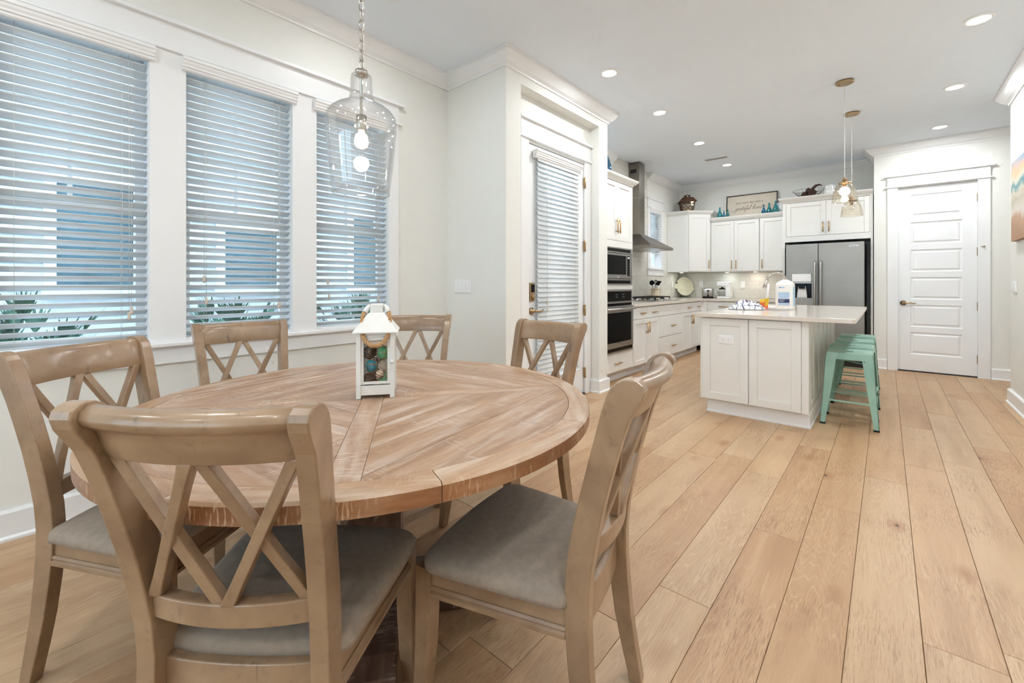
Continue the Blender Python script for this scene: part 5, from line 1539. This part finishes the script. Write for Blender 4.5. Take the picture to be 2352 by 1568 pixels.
def utensil(kind_, a, lean, lab):
    e = empty('utensil', (-2.905, 6.99, KZ + .012), a, lab, 'utensil', 'black utensils in the cream pitcher')
    top = Vector((lean, 0, .235))
    B().tube([(-.012, 0, 0), tuple(top)], .0055, 6).build('handle', 'matte', e)
    if kind_ == 'ladle':
        B().ball((top.x + .006, 0, top.z + .028), .042, 12, 8, (1, .5, 1)).build('bowl', 'black', e)
    elif kind_ == 'spoon':
        B().tube([(top.x + .026 * math.cos(t_) + .006, 0, top.z + .035 + .036 * math.sin(t_)) for t_ in [6.283 * k / 16 for k in range(16)]], .006, 6, closed=True).box(top.x, top.x + .012, -.003, .003, top.z, top.z + .07).build('slotted_bowl', 'black', e)
    else:
        B().prism([(top.x - .03, top.z - .01), (top.x + .025, top.z - .02), (top.x + .075, top.z + .055), (top.x + .0, top.z + .06)], -.002, .002, 'y').build('blade', 'black', e)
utensil('ladle', R(225), .045, 'black ladle at the left of the utensil pitcher')
utensil('spoon', R(40), .012, 'black slotted spoon in the middle of the utensil pitcher')
utensil('turner', R(48), .045, 'black turner leaning right in the utensil pitcher')

# ------------------------------------------------------------------ things on the island
fa = empty('kitchen_faucet', (-.83, 5.62, IZ), R(220), 'brushed gooseneck faucet on the island', 'faucet')
B().lathe([(.028, 0), (.028, .012), (.018, .02), (.016, .09)], seg=16).build('base', 'nickel', fa)
arc = [(0, 0, .08), (0, 0, .24)] + [(.115 - .115 * math.cos(a), 0, .27 + .115 * math.sin(a)) for a in [math.pi * k / 12 for k in range(0, 11)]]
B().tube(arc, .0125, 10).build('spout', 'nickel', fa)
B().tube([(.218, 0, .315), (.238, 0, .26), (.246, 0, .215)], [.015, .017, .020], 10).build('spray_head', 'nickel', fa)
B().tube([(0, .02, .07), (0, .08, .10)], .006, 6).build('lever', 'nickel', fa)
# undermount sink as a shallow rim standing proud of the top
sk = empty('drying_tray', (-1.06, 5.42, IZ), R(2), 'white drying tray lying on the island behind the towel', 'tray')
B().loft([rbox(.19, .15, .02, 0), rbox(.195, .155, .02, .020), rbox(.186, .146, .02, .020), rbox(.182, .142, .02, .006)]).build('tray', 'plastic', sk)
pt = empty('paper_towel_pack', (-.800, 5.30, IZ), R(-1), 'white and blue wrapped paper towel pack standing on the island', 'paper towels')
HB = .262; hp = .078
B().loft([rbox(.072, .066, .014, 0), rbox(.077, .072, .016, .006), rbox(hp, .073, .014, .05), rbox(hp, .073, .014, HB - .012), rbox(.076, .070, .014, HB), rbox(.066, .040, .012, HB + .020), rbox(.040, .014, .010, HB + .038), rbox(.018, .005, .004, HB + .048)]).build('wrapped_pack', 'wrap', pt)
def pband(x0, x1, z0, z1, mat, nm='printed_band', dy=.0):
    B().box(x0, x1, -.0745 - dy, -.072, z0, z1).build(nm, mat, pt)
pband(-.050, .050, .070, .108, 'navy'); pband(-.050, .050, .112, .178, 'lblue'); pband(-.050, .050, .044, .068, 'lblue')
B().box(.0775, .0795, -.045, .030, .035, .235).build('side_print', 'blue', pt)
pband(-.042, -.030, .222, .232, 'navy', 'logo'); pband(-.028, .006, .222, .232, 'blue', 'logo')
for z, x1 in ((.097, .010), (.089, .002), (.081, -.004)): pband(-.042, x1, z, z + .0022, 'wrap', 'small_print', .0006)
br = empty('dish_brush', (-.915, 5.06, IZ + .012), R(130), 'white handled dish brush with yellow head leaning by the paper towels', 'brush')
B().tube([(.02, 0, .085), (-.045, .02, .25)], [.011, .010], 8).build('handle', 'plastic', br)
B().loft([[(.055 + a, c_, .0) for a, c_ in ((-.022, -.016), (.018, -.016), (.018, .016), (-.022, .016))], [(.020 + a, c_, .105) for a, c_ in ((-.020, -.016), (.016, -.016), (.016, .016), (-.020, .016))]]).build('head', 'yellow', br, bevel=.004)
bt = empty('soap_bottle', (-1.000, 5.25, IZ), 0, 'small yellow soap bottle with clear cap beside the towel', 'bottle')
B().lathe([(.020, 0), (.026, .008), (.026, .085), (.012, .105)], seg=16).build('body', 'yellow', bt)
B().lathe([(.0262, .025), (.0265, .065)], seg=16, cap=False).build('label_band', 'orange', bt)
B().lathe([(.014, .105), (.018, .112), (.016, .14), (.006, .145), (.005, .165)], seg=12).build('cap', 'jar', bt)
B().box(-.022, .022, -.017, .017, 0, .075).build('sponge', 'orange', loc=(-.945, 5.09, IZ), rot=(0, 0, R(30)), bevel=.006, label='orange scrubbing sponge standing beside the yellow brush head', cat='sponge')
# crumpled tea towel
from mathutils import noise as mn
n_ = 46
vs = []; fs = []
for j in range(n_ + 1):
    for i in range(n_ + 1):
        u, v_ = i / n_ * 2 - 1, j / n_ * 2 - 1
        rim = max(abs(u), abs(v_)); d_ = math.hypot(u, v_) + 1e-6
        f = .5 + .5 * rim / d_
        x_, y_ = u * .165 * f, v_ * .115 * f
        q_ = Vector((u * 2.1 + 3, v_ * 2.1, 0))
        rid = 1 - abs(mn.noise(q_)) * 2.0
        rid2 = 1 - abs(mn.noise(q_ * 2.3 + Vector((5, 1, 2)))) * 2.0
        env = max(0, 1 - rim ** 2.0) ** .6
        z = .003 + env * max(0, .012 + .060 * max(0, rid) * (.5 + .5 * env) + .030 * max(0, rid2))
        x_ += .022 * mn.noise(q_ * 1.7 + Vector((9, 0, 0))) ; y_ += .022 * mn.noise(q_ * 1.7 + Vector((0, 9, 0)))
        vs.append((x_, y_, z))
for j in range(n_):
    for i in range(n_):
        a = j * (n_ + 1) + i; fs.append((a, a + 1, a + n_ + 2, a + n_ + 1))
tb = B().add(vs, fs, True)
me = tb.mesh('tea_towel'); me.materials.append(MT['cloth']); me.materials.append(MT['stripe'])
for p in me.polygons:
    k = p.index % n_; j = p.index // n_
    if k % 8 == 3 or j % 9 == 4: p.material_index = 1
to = place('tea_towel', me, loc=(-1.10, 4.99, IZ), rot=(0, 0, R(12)), label='crumpled white tea towel with navy stripes on the island', cat='towel')
so = to.modifiers.new('thickness', 'SOLIDIFY'); so.thickness = .002; so.offset = 1
cr = empty('sink_caddy', (-.80, 4.98, IZ), R(40), 'low clear ribbed tray in front of the paper towels', 'tray')
B().loft([rbox(.105, .06, .02, 0), rbox(.110, .065, .02, .022), rbox(.106, .061, .02, .022), rbox(.101, .056, .018, .004)]).build('tray', 'jar', cr)
for k in range(9): B().tube([(-.09 + k * .0225, -.05, .009), (-.09 + k * .0225, .05, .009)], .003, 5).build('rib', 'chrome', cr)
tm = empty('travel_mug', (-.865, 5.80, IZ), 0, 'black tumbler with pale rim behind the dish brush', 'tumbler')
B().lathe([(.030, 0), (.034, .004), (.050, .215), (.050, .222)], seg=22).build('body', 'black', tm)
B().lathe([(.052, .222), (.053, .232), (.050, .236)], seg=22).build('rim', 'plastic', tm)
B().lathe([(.046, .236), (.046, .246), (.004, .248)], seg=20).build('lid', 'matte', tm)
